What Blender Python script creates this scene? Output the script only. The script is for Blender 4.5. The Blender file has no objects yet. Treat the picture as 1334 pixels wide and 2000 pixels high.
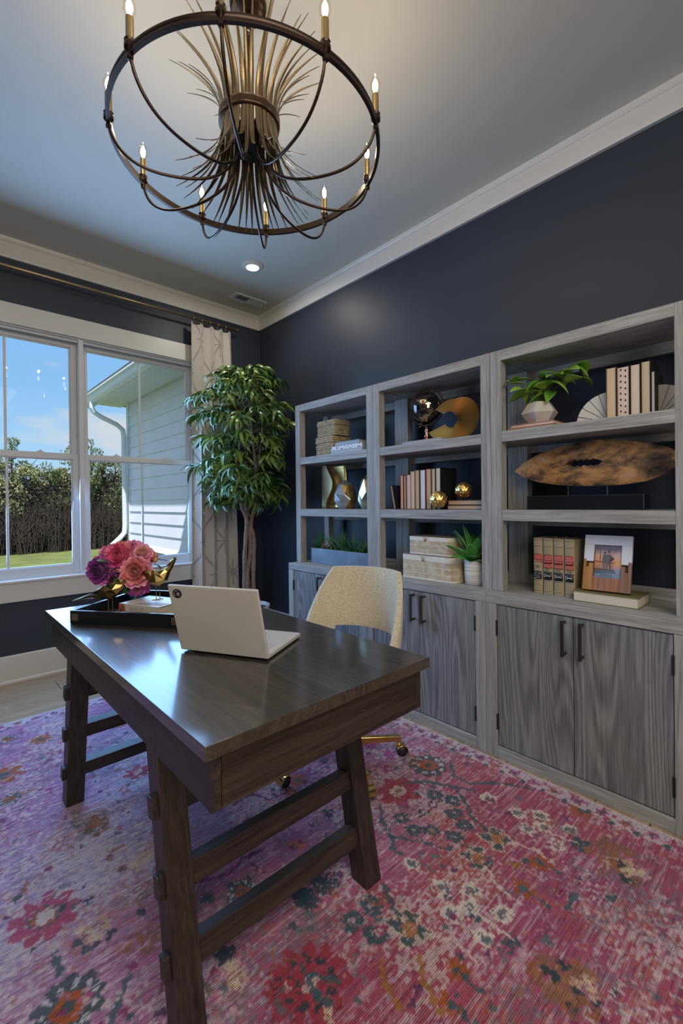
import bpy, bmesh, math, random
import numpy as np
from mathutils import Vector, Matrix

random.seed(7)
rng = np.random.default_rng(7)
S = bpy.context.scene
COL = S.collection
PI = math.pi

# ------------------------------------------------------------------ camera
F_PX, W_PX = 877.69, 1334.0
YAW, PITCH, ROLL = -0.7355, -0.0046, -0.0113
def cam_axes():
    cy, sy = math.cos(YAW), math.sin(YAW)
    fwd, right, up = Vector((-sy, cy, 0)), Vector((cy, sy, 0)), Vector((0, 0, 1))
    c, s = math.cos(PITCH), math.sin(PITCH)
    fwd, up = c*fwd + s*up, c*up - s*fwd
    c, s = math.cos(ROLL), math.sin(ROLL)
    right, up = c*right + s*up, c*up - s*right
    return right, up, fwd
_r, _u, _f = cam_axes()
cam_data = bpy.data.cameras.new('camera')
cam = bpy.data.objects.new('camera', cam_data); COL.objects.link(cam)
cam_data.sensor_fit = 'HORIZONTAL'; cam_data.sensor_width = 36.0
cam_data.lens = F_PX/W_PX*36.0
cam_data.shift_x = 19.18/W_PX; cam_data.shift_y = -14.23/W_PX
cam_data.clip_start = 0.02; cam_data.clip_end = 300
cam.matrix_world = Matrix(((_r.x, _u.x, -_f.x, -2.4846), (_r.y, _u.y, -_f.y, -3.781), (_r.z, _u.z, -_f.z, 1.2141), (0, 0, 0, 1)))
S.camera = cam

# ------------------------------------------------------------------ view, world, lights
S.view_settings.view_transform = 'Standard'
S.view_settings.look = 'None'
S.view_settings.gamma = 1.0
S.view_settings.use_curve_mapping = False
S.view_settings.exposure = 0.42
S.cycles.max_bounces = 8; S.cycles.diffuse_bounces = 4; S.cycles.glossy_bounces = 4
S.cycles.transparent_max_bounces = 12
S.cycles.sample_clamp_indirect = 4.0
S.cycles.caustics_reflective = False; S.cycles.caustics_refractive = False

def make_world():
    w = bpy.data.worlds.new('sky'); S.world = w; w.use_nodes = True
    nt = w.node_tree; N = nt.nodes; L = nt.links; N.clear()
    tc = N.new('ShaderNodeTexCoord'); sep = N.new('ShaderNodeSeparateXYZ')
    L.new(tc.outputs['Generated'], sep.inputs[0])
    rmp = N.new('ShaderNodeValToRGB'); L.new(sep.outputs['Z'], rmp.inputs[0])
    e = rmp.color_ramp.elements
    e[0].position = 0.0; e[0].color = (.38, .58, .72, 1)
    e[1].position = 0.6; e[1].color = (.13, .30, .62, 1)
    x = rmp.color_ramp.elements.new(0.22); x.color = (.215, .415, .68, 1)
    mp = N.new('ShaderNodeMapping'); mp.inputs['Scale'].default_value = (2.2, 2.2, 7.5); mp.inputs['Location'].default_value = (0.35, 0.1, 0.25)
    L.new(tc.outputs['Generated'], mp.inputs[0])
    nz = N.new('ShaderNodeTexNoise'); nz.inputs['Scale'].default_value = 1.5; nz.inputs['Detail'].default_value = 7; nz.inputs['Roughness'].default_value = .52
    L.new(mp.outputs[0], nz.inputs['Vector'])
    cr = N.new('ShaderNodeValToRGB'); L.new(nz.outputs[0], cr.inputs[0])
    cr.color_ramp.elements[0].position = .5; cr.color_ramp.elements[1].position = .62
    mx = N.new('ShaderNodeMix'); mx.data_type = 'RGBA'
    L.new(cr.outputs[0], mx.inputs[0]); L.new(rmp.outputs[0], mx.inputs[6]); mx.inputs[7].default_value = (.50, .53, .57, 1)
    bg = N.new('ShaderNodeBackground'); L.new(mx.outputs[2], bg.inputs[0]); bg.inputs[1].default_value = 1.0
    out = N.new('ShaderNodeOutputWorld'); L.new(bg.outputs[0], out.inputs[0])
make_world()

def lamp(name, kind, loc, energy, color, size=None, size_y=None, direction=None, parent=None):
    d = bpy.data.lights.new(name, kind); d.energy = energy; d.color = color
    o = bpy.data.objects.new(name, d); COL.objects.link(o); o.location = loc
    if kind == 'AREA':
        d.shape = 'RECTANGLE'; d.size = size; d.size_y = size_y or size
    elif kind == 'SUN':
        d.angle = size or .01
    elif size: d.shadow_soft_size = size
    if direction is not None:
        o.rotation_euler = Vector(direction).to_track_quat('-Z', 'Y').to_euler()
    return o
SUN_TO = Vector((-.36, -.40, 1.0))
lamp('sun', 'SUN', (0, 0, 8), 4.6, (1, .97, .9), .012, direction=-SUN_TO)
# added area lamp just inside the twin window, strengthening its daylight
lamp('window_fill', 'AREA', (-1.6, -.05, 1.60), 54, (.26, .53, 1.0), 1.72, 1.62, direction=(0, -1, -.26))
# added warm fill under the ceiling behind the camera, no fixture there
lamp('overhead_fill', 'AREA', (-2.4, -4.5, 2.95), 56, (1.0, .88, .74), 2.4, 1.2, direction=(.15, .35, -1))
# added fill in front of the closed back wall, brightens camera-facing sides
lamp('rear_fill', 'AREA', (-3.0, -5.55, 1.7), 34, (1.0, .92, .82), 1.8, 2.0, direction=(.35, 1, .02))

# ------------------------------------------------------------------ geometry helpers
class MB:
    def __init__(s): s.v = []; s.f = []; s.m = []; s.smooth = False; s.c = None
    def add(s, vs, fs, m=0):
        k = len(s.v); s.v += [tuple(v) for v in vs]; s.f += [tuple(i+k for i in f) for f in fs]; s.m += [m]*len(fs); return s
    def box(s, x0, x1, y0, y1, z0, z1, m=0):
        x0, x1 = min(x0, x1), max(x0, x1); y0, y1 = min(y0, y1), max(y0, y1); z0, z1 = min(z0, z1), max(z0, z1)
        v = [(x, y, z) for z in (z0, z1) for y in (y0, y1) for x in (x0, x1)]
        return s.add(v, [(0, 2, 3, 1), (4, 5, 7, 6), (0, 1, 5, 4), (2, 6, 7, 3), (0, 4, 6, 2), (1, 3, 7, 5)], m)
    def obox(s, M, sx, sy, sz, m=0):   # box centred in a frame
        v = [M @ Vector((x*sx/2, y*sy/2, z*sz/2)) for z in (-1, 1) for y in (-1, 1) for x in (-1, 1)]
        return s.add(v, [(0, 2, 3, 1), (4, 5, 7, 6), (0, 1, 5, 4), (2, 6, 7, 3), (0, 4, 6, 2), (1, 3, 7, 5)], m)
    def beam(s, a, b, w, h, side=(0, 0, 1), m=0):
        a, b = Vector(a), Vector(b); d = (b-a).normalized(); r = d.cross(Vector(side)).normalized(); u = r.cross(d)
        v = [p + r*(w/2*i) + u*(h/2*j) for p in (a, b) for j in (-1, 1) for i in (-1, 1)]
        return s.add(v, [(0, 1, 3, 2), (4, 6, 7, 5), (0, 4, 5, 1), (2, 3, 7, 6), (0, 2, 6, 4), (1, 5, 7, 3)], m)
    def tube(s, pts, r, n=8, m=0, closed=False, cap=True, flat=1.0):
        P = [Vector(p) for p in pts]; R = r if hasattr(r, '__len__') else [r]*len(P); k0 = len(s.v); L = len(P)
        up = None
        for i, p in enumerate(P):
            if closed: t = (P[(i+1) % L]-P[i-1]).normalized()
            else: t = (P[min(i+1, L-1)]-P[max(i-1, 0)]).normalized()
            if up is None:
                up = Vector((0, 0, 1)) if abs(t.z) < .9 else Vector((1, 0, 0))
            a = t.cross(up)
            if a.length < 1e-6: a = t.cross(Vector((0, 1, 0)))
            a.normalize(); b = a.cross(t).normalized(); up = b
            for j in range(n):
                an = 2*PI*j/n; s.v.append(tuple(p + a*(math.cos(an)*R[i]) + b*(math.sin(an)*R[i]*flat)))
        rng_ = range(L if closed else L-1)
        for i in rng_:
            for j in range(n):
                a0 = k0+i*n+j; a1 = k0+i*n+(j+1) % n; b0 = k0+((i+1) % L)*n+j; b1 = k0+((i+1) % L)*n+(j+1) % n
                s.f.append((a0, a1, b1, b0)); s.m.append(m)
        if cap and not closed:
            s.f.append(tuple(k0+j for j in reversed(range(n)))); s.m.append(m)
            s.f.append(tuple(k0+(L-1)*n+j for j in range(n))); s.m.append(m)
        return s
    def lathe(s, prof, c=(0, 0, 0), n=24, m=0, cap=True, sx=1, sy=1):
        k0 = len(s.v); L = len(prof)
        for r, z in prof:
            for j in range(n):
                a = 2*PI*j/n; s.v.append((c[0]+r*math.cos(a)*sx, c[1]+r*math.sin(a)*sy, c[2]+z))
        for i in range(L-1):
            for j in range(n):
                s.f.append((k0+i*n+j, k0+i*n+(j+1) % n, k0+(i+1)*n+(j+1) % n, k0+(i+1)*n+j)); s.m.append(m)
        if cap:
            s.f.append(tuple(k0+j for j in reversed(range(n)))); s.m.append(m)
            s.f.append(tuple(k0+(L-1)*n+j for j in range(n))); s.m.append(m)
        return s
    def grid(s, P, m=0, closeu=False):  # P[i][j]
        k0 = len(s.v); A = len(P); B = len(P[0])
        for row in P: s.v += [tuple(p) for p in row]
        for i in range(A if closeu else A-1):
            for j in range(B-1):
                i2 = (i+1) % A
                s.f.append((k0+i*B+j, k0+i2*B+j, k0+i2*B+j+1, k0+i*B+j+1)); s.m.append(m)
        return s
    def prism(s, poly, d, m=0):  # poly: 3D points (planar), d: extrusion vector
        d = Vector(d); n = len(poly); k0 = len(s.v)
        s.v += [tuple(p) for p in poly] + [tuple(Vector(p)+d) for p in poly]
        s.f.append(tuple(k0+i for i in reversed(range(n)))); s.m.append(m)
        s.f.append(tuple(k0+n+i for i in range(n))); s.m.append(m)
        for i in range(n):
            j = (i+1) % n; s.f.append((k0+i, k0+j, k0+n+j, k0+n+i)); s.m.append(m)
        return s

def mat_of(parent):
    M = Matrix.Identity(4); chain = []
    while parent is not None: chain.append(parent); parent = parent.parent
    for p in reversed(chain): M = M @ Matrix.LocRotScale(p.location, p.rotation_euler, p.scale)
    return M
def build(name, mb, mats, parent=None, smooth=False, bevel=0, local=False, origin=None, seg=2, fixn=True, auto=None):
    if not isinstance(mats, (list, tuple)): mats = [mats]
    me = bpy.data.meshes.new(name)
    V = mb.v
    loc = Vector((0, 0, 0))
    if not local:
        if parent is not None:
            Mi = mat_of(parent).inverted(); V = [tuple(Mi @ Vector(v)) for v in V]
    if origin == 'base' or (parent is None and origin is None):
        a = np.array(V); loc = Vector(((a[:, 0].min()+a[:, 0].max())/2, (a[:, 1].min()+a[:, 1].max())/2, a[:, 2].min()))
        V = (a-np.array(loc)).tolist()
    me.from_pydata([tuple(v) for v in V], [], mb.f)
    for m in mats: me.materials.append(m)
    if len(mats) > 1: me.polygons.foreach_set('material_index', mb.m)
    if fixn and len(mb.f) < 20000:
        bm = bmesh.new(); bm.from_mesh(me); bmesh.ops.recalc_face_normals(bm, faces=bm.faces); bm.to_mesh(me); bm.free()
    if smooth: me.polygons.foreach_set('use_smooth', [True]*len(me.polygons))
    me.update()
    if smooth and auto is not None:
        try: me.set_sharp_from_angle(angle=math.radians(auto))
        except Exception: pass
    o = bpy.data.objects.new(name, me); COL.objects.link(o); o.location = loc
    if parent is not None: o.parent = parent
    if bevel:
        b = o.modifiers.new('edge', 'BEVEL'); b.width = bevel; b.segments = seg; b.limit_method = 'ANGLE'; b.angle_limit = .6
        b.harden_normals = False
    return o
def tag(o, label=None, cat=None, group=None, kind=None):
    if label: o['label'] = label
    if cat: o['category'] = cat
    if group: o['group'] = group
    if kind: o['kind'] = kind
    return o
def thing(name, label, cat, loc=(0, 0, 0), rot=0, group=None):
    o = bpy.data.objects.new(name, None); COL.objects.link(o); o.empty_display_size = .05
    o.location = loc; o.rotation_euler = (0, 0, rot) if not hasattr(rot, '__len__') else rot
    return tag(o, label, cat, group)
def link_copy(o, parent, loc=None, rot=None, scale=None):
    c = o.copy(); COL.objects.link(c); c.parent = parent
    if loc is not None: c.location = loc
    if rot is not None: c.rotation_euler = rot
    if scale is not None: c.scale = scale
    return c

# ------------------------------------------------------------------ materials
def new_mat(name):
    m = bpy.data.materials.new(name); m.use_nodes = True
    nt = m.node_tree; b = nt.nodes['Principled BSDF']
    return m, nt, nt.nodes, nt.links, b
def setc(b, color=None, rough=None, metal=None, spec=None, **kw):
    if color is not None: b.inputs['Base Color'].default_value = (*color[:3], 1)
    if rough is not None: b.inputs['Roughness'].default_value = rough
    if metal is not None: b.inputs['Metallic'].default_value = metal
    if spec is not None: b.inputs['Specular IOR Level'].default_value = spec
    for k, v in kw.items(): b.inputs[k].default_value = v
def noise_node(N, L, src, scale, detail=4, rough=.5, dist=0.0):
    n = N.new('ShaderNodeTexNoise'); n.inputs['Scale'].default_value = scale; n.inputs['Detail'].default_value = detail
    n.inputs['Roughness'].default_value = rough; n.inputs['Distortion'].default_value = dist
    if src is not None: L.new(src, n.inputs['Vector'])
    return n
def ramp(N, L, src, stops, interp='LINEAR'):
    r = N.new('ShaderNodeValToRGB'); L.new(src, r.inputs[0]); r.color_ramp.interpolation = interp
    e = r.color_ramp.elements
    while len(e) > len(stops): e.remove(e[-1])
    while len(e) < len(stops): e.new(.5)
    for i, (p, c) in enumerate(stops):
        e[i].position = p; e[i].color = (*c, 1) if len(c) == 3 else c
    return r
def add_bump(N, L, b, src, strength=.2, dist=.002):
    bp = N.new('ShaderNodeBump'); bp.inputs['Strength'].default_value = strength; bp.inputs['Distance'].default_value = dist
    L.new(src, bp.inputs['Height']); L.new(bp.outputs[0], b.inputs['Normal']); return bp
def plain(name, color, rough=.5, metal=0, var=.12, vscale=6, bump=0, bscale=80, **kw):
    m, nt, N, L, b = new_mat(name); setc(b, color, rough, metal, **kw)
    tc = N.new('ShaderNodeTexCoord')
    n = noise_node(N, L, tc.outputs['Object'], vscale, 5)
    lo = tuple(max(0, c*(1-var)) for c in color); hi = tuple(min(1, c*(1+var)) for c in color)
    r = ramp(N, L, n.outputs[0], [(.3, lo), (.7, hi)]); L.new(r.outputs[0], b.inputs['Base Color'])
    if bump:
        n2 = noise_node(N, L, tc.outputs['Object'], bscale, 3); add_bump(N, L, b, n2.outputs[0], bump, .002)
    return m
def wood(name, dark, mid, light, axis='z', rough=.55, scale=1.0, bump=.35, cath=0.0, spec=.3, coat=0):
    m, nt, N, L, b = new_mat(name); setc(b, mid, rough, 0, spec)
    if coat: b.inputs['Coat Weight'].default_value = coat; b.inputs['Coat Roughness'].default_value = .13
    tc = N.new('ShaderNodeTexCoord'); oi = N.new('ShaderNodeObjectInfo')
    ad = N.new('ShaderNodeVectorMath'); ad.operation = 'MULTIPLY_ADD'
    L.new(oi.outputs['Random'], ad.inputs[0]); ad.inputs[1].default_value = (7.3, 5.1, 9.7); L.new(tc.outputs['Object'], ad.inputs[2])
    sc = {'x': (1.6, 44, 44), 'y': (44, 1.6, 44), 'z': (44, 44, 1.6)}[axis]
    mp = N.new('ShaderNodeMapping'); mp.inputs['Scale'].default_value = tuple(v*scale for v in sc); L.new(ad.outputs[0], mp.inputs[0])
    n1 = noise_node(N, L, mp.outputs[0], 1.6, 6, .6, .6)
    sc2 = {'x': (7, 230, 230), 'y': (230, 7, 230), 'z': (230, 230, 7)}[axis]
    mp2 = N.new('ShaderNodeMapping'); mp2.inputs['Scale'].default_value = tuple(v*scale for v in sc2); L.new(ad.outputs[0], mp2.inputs[0])
    n2 = noise_node(N, L, mp2.outputs[0], 1.4, 3, .6)
    sc3 = {'x': (.35, 3.6, 3.6), 'y': (3.6, .35, 3.6), 'z': (3.6, 3.6, .35)}[axis]
    mp3 = N.new('ShaderNodeMapping'); mp3.inputs['Scale'].default_value = sc3; L.new(ad.outputs[0], mp3.inputs[0])
    n3 = noise_node(N, L, mp3.outputs[0], 1.4, 2, .4, .1)
    mul = N.new('ShaderNodeMath'); mul.operation = 'MULTIPLY'; L.new(n3.outputs[0], mul.inputs[0]); mul.inputs[1].default_value = 150 if cath else 0
    sn = N.new('ShaderNodeMath'); sn.operation = 'SINE'; L.new(mul.outputs[0], sn.inputs[0])
    a = N.new('ShaderNodeMath'); a.operation = 'MULTIPLY_ADD'; L.new(sn.outputs[0], a.inputs[0]); a.inputs[1].default_value = .075*cath
    lo = N.new('ShaderNodeMath'); lo.operation = 'MULTIPLY_ADD'; L.new(n1.outputs[0], lo.inputs[0]); k_ = .40 if cath >= 1 else .68; lo.inputs[1].default_value = k_; lo.inputs[2].default_value = .5*(1-k_); L.new(lo.outputs[0], a.inputs[2])
    c = N.new('ShaderNodeMath'); c.operation = 'MULTIPLY_ADD'; L.new(n2.outputs[0], c.inputs[0]); c.inputs[1].default_value = .42; L.new(a.outputs[0], c.inputs[2])
    r = ramp(N, L, c.outputs[0], [(.50, dark), (.70, mid), (.92, light)])
    L.new(r.outputs[0], b.inputs['Base Color'])
    add_bump(N, L, b, c.outputs[0], bump, .0012)
    return m
def glass_mat(name, tint=(.96, 1, 1), gloss=.06, rough=0.0):
    m, nt, N, L, b = new_mat(name); N.remove(b)
    out = N['Material Output']; t = N.new('ShaderNodeBsdfTransparent'); t.inputs[0].default_value = (*tint, 1)
    g = N.new('ShaderNodeBsdfGlossy'); g.inputs['Roughness'].default_value = rough
    fr = N.new('ShaderNodeLayerWeight'); fr.inputs['Blend'].default_value = .12
    ma = N.new('ShaderNodeMath'); ma.operation = 'MULTIPLY_ADD'; L.new(fr.outputs['Fresnel'], ma.inputs[0]); ma.inputs[1].default_value = .8 if gloss > .04 else .25; ma.inputs[2].default_value = gloss
    mx = N.new('ShaderNodeMixShader'); L.new(ma.outputs[0], mx.inputs[0]); L.new(t.outputs[0], mx.inputs[1]); L.new(g.outputs[0], mx.inputs[2])
    L.new(mx.outputs[0], out.inputs[0]); return m
def emit_mat(name, color, strength):
    m, nt, N, L, b = new_mat(name); setc(b, color, .5); b.inputs['Emission Color'].default_value = (*color, 1); b.inputs['Emission Strength'].default_value = strength
    return m

M = {}
M['navy'] = plain('navy_wall_paint', (.027, .034, .052), .48, var=.06, vscale=2, bump=.05, bscale=260, spec=.42)
M['ceiling'] = plain('ceiling_paint', (.58, .565, .50), .8, var=.02, vscale=1.5)
M['white'] = plain('white_trim_paint', (.60, .585, .56), .38, var=.02, vscale=2)
M['sash'] = plain('white_vinyl', (.60, .62, .66), .35, var=.02, vscale=2)
gd, gm, gl = (.15, .145, .136), (.29, .282, .266), (.44, .43, .41)
for ax in 'xyz': M['oak_'+ax] = wood('grey_washed_oak_'+ax, gd, gm, gl, ax, .6, 1.0, .35)
M['oak_door'] = wood('grey_washed_oak_door', (.075, .078, .081), (.17, .172, .175), (.31, .308, .305), 'z', .55, .8, .4, cath=1.0)
dd, dm, dl = (.011, .008, .007), (.030, .022, .018), (.060, .045, .037)
M['desk_top'] = wood('dark_oak_top', (.015, .011, .009), (.034, .026, .021), (.068, .052, .042), 'y', .40, .8, .10, cath=.8, spec=.35, coat=1.0)
for ax in 'xyz': M['dark_'+ax] = wood('dark_oak_'+ax, dd, dm, dl, ax, .42, 1.0, .25, cath=.4, spec=.4)
M['bronze'] = plain('dark_bronze', (.055, .035, .026), .34, .85, var=.2)
M['brass'] = plain('antique_brass', (.42, .31, .16), .34, .9, var=.12)
M['brass_dark'] = plain('aged_brass_blade', (.17, .13, .08), .34, .9, var=.15)
M['gold'] = plain('bright_gold', (.80, .55, .18), .16, 1, var=.05)
M['gold_leaf'] = plain('gold_leaf', (.66, .45, .16), .3, .9, var=.3, vscale=40, bump=.1)
M['black_metal'] = plain('blackened_metal', (.03, .028, .028), .4, .6)
M['pull'] = plain('burnished_pull_metal', (.10, .085, .075), .35, .9)
M['black'] = plain('black_lacquer', (.010, .011, .014), .25, 0, var=.1)
M['rubber'] = plain('black_rubber', (.012, .012, .012), .5)
M['pane'] = glass_mat('window_glass', (.97, .99, 1.0), .004)
M['bulb_glass'] = glass_mat('bulb_glass', (1, .95, .86), .02)
M['vase_glass'] = glass_mat('vase_glass', (.85, .92, .97), .16)
M['flame'] = emit_mat('bulb_filament', (1.0, .82, .56), 30)
M['led'] = emit_mat('downlight_lens', (1.0, .95, .86), 9)

# ------------------------------------------------------------------ room shell
H_C = 3.05
WX0, WX1, WZ0, WZ1 = -2.515, -.685, .695, 2.475      # window opening
def struct(name, mb, mats, parent=None, **k):
    o = build(name, mb, mats, parent, **k)
    if parent is None: o['kind'] = 'structure'
    return o
XL, YB = -4.4, -5.7
w = MB(); w.box(XL-.15, WX0, 0, .15, -.1, H_C); w.box(WX1, .15, 0, .15, -.1, H_C); w.box(WX0, WX1, 0, .15, -.1, WZ0); w.box(WX0, WX1, 0, .15, WZ1, H_C)
struct('wall_front', w, M['navy'])
struct('wall_right', MB().box(0, .15, YB, 0, -.1, H_C), M['navy'])
struct('wall_left', MB().box(XL-.15, XL, YB, 0, -.1, H_C), M['navy'])
struct('wall_back', MB().box(XL-.15, .15, YB-.15, YB, -.1, H_C), M['navy'])
struct('ceiling', MB().box(XL-.15, .15, YB-.15, .15, H_C, H_C+.12), M['ceiling'])
fl = struct('floor', MB().box(XL, 0, YB, 0, -.1, -.012), plain('subfloor', (.06, .04, .03), .8))
M['plank'] = wood('light_oak_plank', (.22, .14, .08), (.35, .235, .145), (.46, .33, .215), 'x', .35, .55, .12, cath=.5, spec=.5)
pw = .185; row = 0; y = 0.0
pm = {}
while y > YB:
    x = XL + (row*.67 % 1.9) - 1.9
    while x < 0:
        a, b_ = max(x, XL), min(x+1.9, 0)
        if b_-a > .05:
            ln = round(b_-a-.003, 3)
            if ln not in pm:
                o = build('plank', MB().box(-ln/2, ln/2, -pw/2+.0015, pw/2-.0015, -.012, 0), M['plank'], fl, local=True, bevel=.0015, seg=1)
                pm[ln] = o
            else: o = link_copy(pm[ln], fl)
            o.location = Vector(((a+b_)/2, y-pw/2, 0)) - Vector(fl.location)
        x += 1.9
    y -= pw; row += 1
fl_off = fl.location.copy()

# crown and baseboard
def trim_run(name, prof, a, b, nrm):   # prof: (offset from wall, z)
    a, b, nrm = Vector(a), Vector(b), Vector(nrm); m = MB()
    P = [[p + nrm*o + Vector((0, 0, z)) for (o, z) in prof] for p in (a, b)]
    k = len(prof); m.v = [tuple(v) for r in P for v in r]
    m.f = [(i, (i+1) % k, k+(i+1) % k, k+i) for i in range(k)] + [tuple(range(k))[::-1], tuple(range(k, 2*k))]; m.m = [0]*len(m.f)
    return struct(name, m, M['white'])
crown = [(0, 2.918), (.020, 2.918), (.024, 2.93), (.026, 3.020), (.033, 3.024), (.040, 3.034), (.044, 3.05), (0, 3.05)]
trim_run('trim_1', crown, (XL, 0, 0), (0, 0, 0), (0, -1, 0))
trim_run('trim_2', crown, (0, 0, 0), (0, YB, 0), (-1, 0, 0))
trim_run('trim_3', crown, (XL, 0, 0), (XL, YB, 0), (1, 0, 0))
trim_run('trim_4', crown, (XL, YB, 0), (0, YB, 0), (0, 1, 0))
base = [(0, 0), (.026, 0), (.026, .012), (.018, .022), (.016, .18), (.010, .188), (0, .188)]
trim_run('baseboard_front', base, (XL, 0, 0), (0, 0, 0), (0, -1, 0))
trim_run('baseboard_right', base, (0, -.02, 0), (0, YB, 0), (-1, 0, 0))
trim_run('baseboard_left', base, (XL, 0, 0), (XL, YB, 0), (1, 0, 0))
trim_run('baseboard_back', base, (XL, YB, 0), (0, YB, 0), (0, 1, 0))

# ------------------------------------------------------------------ twin double-hung window
win = thing('window_1', None, None, (-1.6, 0, .55)); win['kind'] = 'structure'
CW = .142
cs = MB(); cs.box(WX0-CW+.02, WX1+CW-.02, -.022, .0, WZ1-.005, WZ1+CW-.005)
build('casing', cs, M['white'], win, bevel=.002)
for xa, xb in ((WX0-CW+.02, WX0+.005), (WX1-.005, WX1+CW-.02)): build('casing', MB().box(xa, xb, -.022, 0, WZ0, WZ1-.005), M['white'], win, bevel=.002)
build('apron', MB().box(WX0-CW+.02, WX1+CW-.02, -.02, 0, .5535, WZ0-.012), M['white'], win, bevel=.002)
build('sill', MB().box(WX0-CW+.0, WX1+CW-.0, -.034, .03, WZ0-.012, WZ0+.006), M['white'], win, bevel=.004)
jb = MB(); jb.box(WX0, WX0+.012, 0, .15, WZ0, WZ1); jb.box(WX1-.012, WX1, 0, .15, WZ0, WZ1); jb.box(WX0, WX1, 0, .15, WZ1-.014, WZ1); jb.box(WX0, WX1, .03, .15, WZ0-.0, WZ0+.010)
build('jamb', jb, M['sash'], win, bevel=.0015)
st = MB(); st.box(WX0+.012, WX1-.012, .02, .034, WZ1-.032, WZ1-.014); st.box(WX0+.012, WX0+.024, .018, .03, WZ0+.01, WZ1-.014); st.box(WX1-.024, WX1-.012, .018, .03, WZ0+.01, WZ1-.014)
build('stop_bead', st, M['sash'], win, bevel=.0015)
build('mullion', MB().box(-1.617, -1.583, -.004, .14, WZ0+.006, WZ1-.01), M['sash'], win, bevel=.002)
ZM = 1.582
def sash(xa, xb, y0, y1, za, zb, bot, top, stile=.038):
    f = MB(); f.box(xa, xa+stile, y0, y1, za, zb); f.box(xb-stile, xb, y0, y1, za, zb); f.box(xa+stile, xb-stile, y0, y1, za, za+bot); f.box(xa+stile, xb-stile, y0, y1, zb-top, zb)
    g = .008   # glazing bead
    f.box(xa+stile, xa+stile+g, y0+.008, y1-.006, za+bot, zb-top); f.box(xb-stile-g, xb-stile, y0+.008, y1-.006, za+bot, zb-top)
    f.box(xa+stile, xb-stile, y0+.008, y1-.006, za+bot, za+bot+g); f.box(xa+stile, xb-stile, y0+.008, y1-.006, zb-top-g, zb-top)
    s_ = build('sash', f, M['sash'], win, bevel=.0015)
    ym = (y0+y1)/2
    build('pane', MB().box(xa+stile, xb-stile, ym-.002, ym+.002, za+bot, zb-top), M['pane'], s_)
    xm = (xa+xb)/2
    build('muntin', MB().box(xm-.008, xm+.008, ym-.007, ym+.007, za+bot, zb-top), M['sash'], s_, bevel=.002)
for xa, xb in ((WX0+.012, -1.617), (-1.583, WX1-.012)):
    sash(xa, xb, .038, .072, WZ0+.010, ZM+.022, .068, .042)
    sash(xa, xb, .078, .112, ZM-.020, WZ1-.014, .040, .045)
    for k in (-.2, .2):
        lk = MB().box((xa+xb)/2+k-.022, (xa+xb)/2+k+.022, .040, .066, ZM+.022, ZM+.031); lk.lathe([(.008, 0), (.008, .008), (.005, .012)], ((xa+xb)/2+k, .053, ZM+.030), 10)
        build('sash_lock', lk, M['sash'], win, bevel=.001)

# roof over the room (gives the shade outside)
struct('roof', MB().box(XL-.8, .5, YB-.8, .62, 3.32, 3.42), plain('roof_deck', (.08, .08, .08), .9))
ext = MB(); ext.box(XL-.15, .15, .15, .158, 2.52, 3.32); struct('wall_exterior', ext, plain('exterior_siding_paint', (.62, .66, .70), .6))

# ------------------------------------------------------------------ house wing seen through the window
M['siding'] = plain('siding_paint', (.76, .76, .87), .55, var=.03, vscale=3, bump=.08, bscale=60)
M['ext_white'] = plain('exterior_trim', (.72, .76, .80), .5, var=.03)
wing = thing('house_wing', 'pale blue-grey lap-sided house wing with vented soffit outside the right window sash', 'building', (.9, 1.9, -1.2))
X0 = -.10
build('wall', MB().box(X0+.03, 2.2, .16, 3.64, -1.2, 2.82), M['siding'], wing)
zz = .62; k = 0; first = None
while zz < 2.80:
    zt = min(zz+.172, 2.82)
    m = MB(); m.prism([(X0-.006, .16, zz), (X0+.03, .16, zz), (X0+.03, .16, zt+.01), (X0+.012, .16, zt+.01)], (0, 3.40, 0))
    build('siding_board', m, M['siding'], wing); zz += .165; k += 1
build('corner_board', MB().box(X0-.012, X0+.03, 3.56, 3.66, .6, 2.8), M['ext_white'], wing, bevel=.002)
build('water_table', MB().prism([(X0-.05, .16, .56), (X0+.03, .16, .56), (X0+.03, .16, .625), (X0-.01, .16, .625)], (0, 3.5, 0)), M['ext_white'], wing)
M['brick'] = plain('grey_foundation_brick', (.55, .54, .52), .85, var=.2, vscale=9, bump=.4)
M['mortar'] = plain('mortar', (.30, .30, .29), .9)
build('foundation', MB().box(X0-.004, X0+.03, .16, 3.62, -1.2, .56), M['mortar'], wing)
bp = None
for r in range(6):
    zb = .55-.075*(r+1); yy = .18 + (.1 if r % 2 else 0)
    while yy < 3.4:
        if bp is None: bp = build('brick', MB().box(-.012, .012, -.0975, .0975, -.032, .032), M['brick'], wing, local=True, bevel=.003, seg=1); o = bp
        else: o = link_copy(bp, wing)
        o.location = Vector((X0-.006, yy+.1, zb+.034))-wing.location; yy += .205
sof = None; yy = .17
while yy < 3.92:
    m = MB().box(-.225, .225, -.042, .042, -.006, .006)
    if sof is None: sof = build('soffit_board', m, M['ext_white'], wing, local=True, bevel=.002, seg=1); o = sof
    else: o = link_copy(sof, wing)
    o.location = Vector((X0-.225, yy+.045, 2.806))-wing.location; yy += .09
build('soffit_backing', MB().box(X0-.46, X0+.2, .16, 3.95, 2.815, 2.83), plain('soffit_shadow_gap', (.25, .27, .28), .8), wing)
build('fascia', MB().box(X0-.475, X0-.45, .16, 3.96, 2.72, 2.88), M['ext_white'], wing)
gut = [(-.60, 2.86), (-.605, 2.80), (-.59, 2.755), (-.555, 2.735), (-.576, 2.735)]
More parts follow.
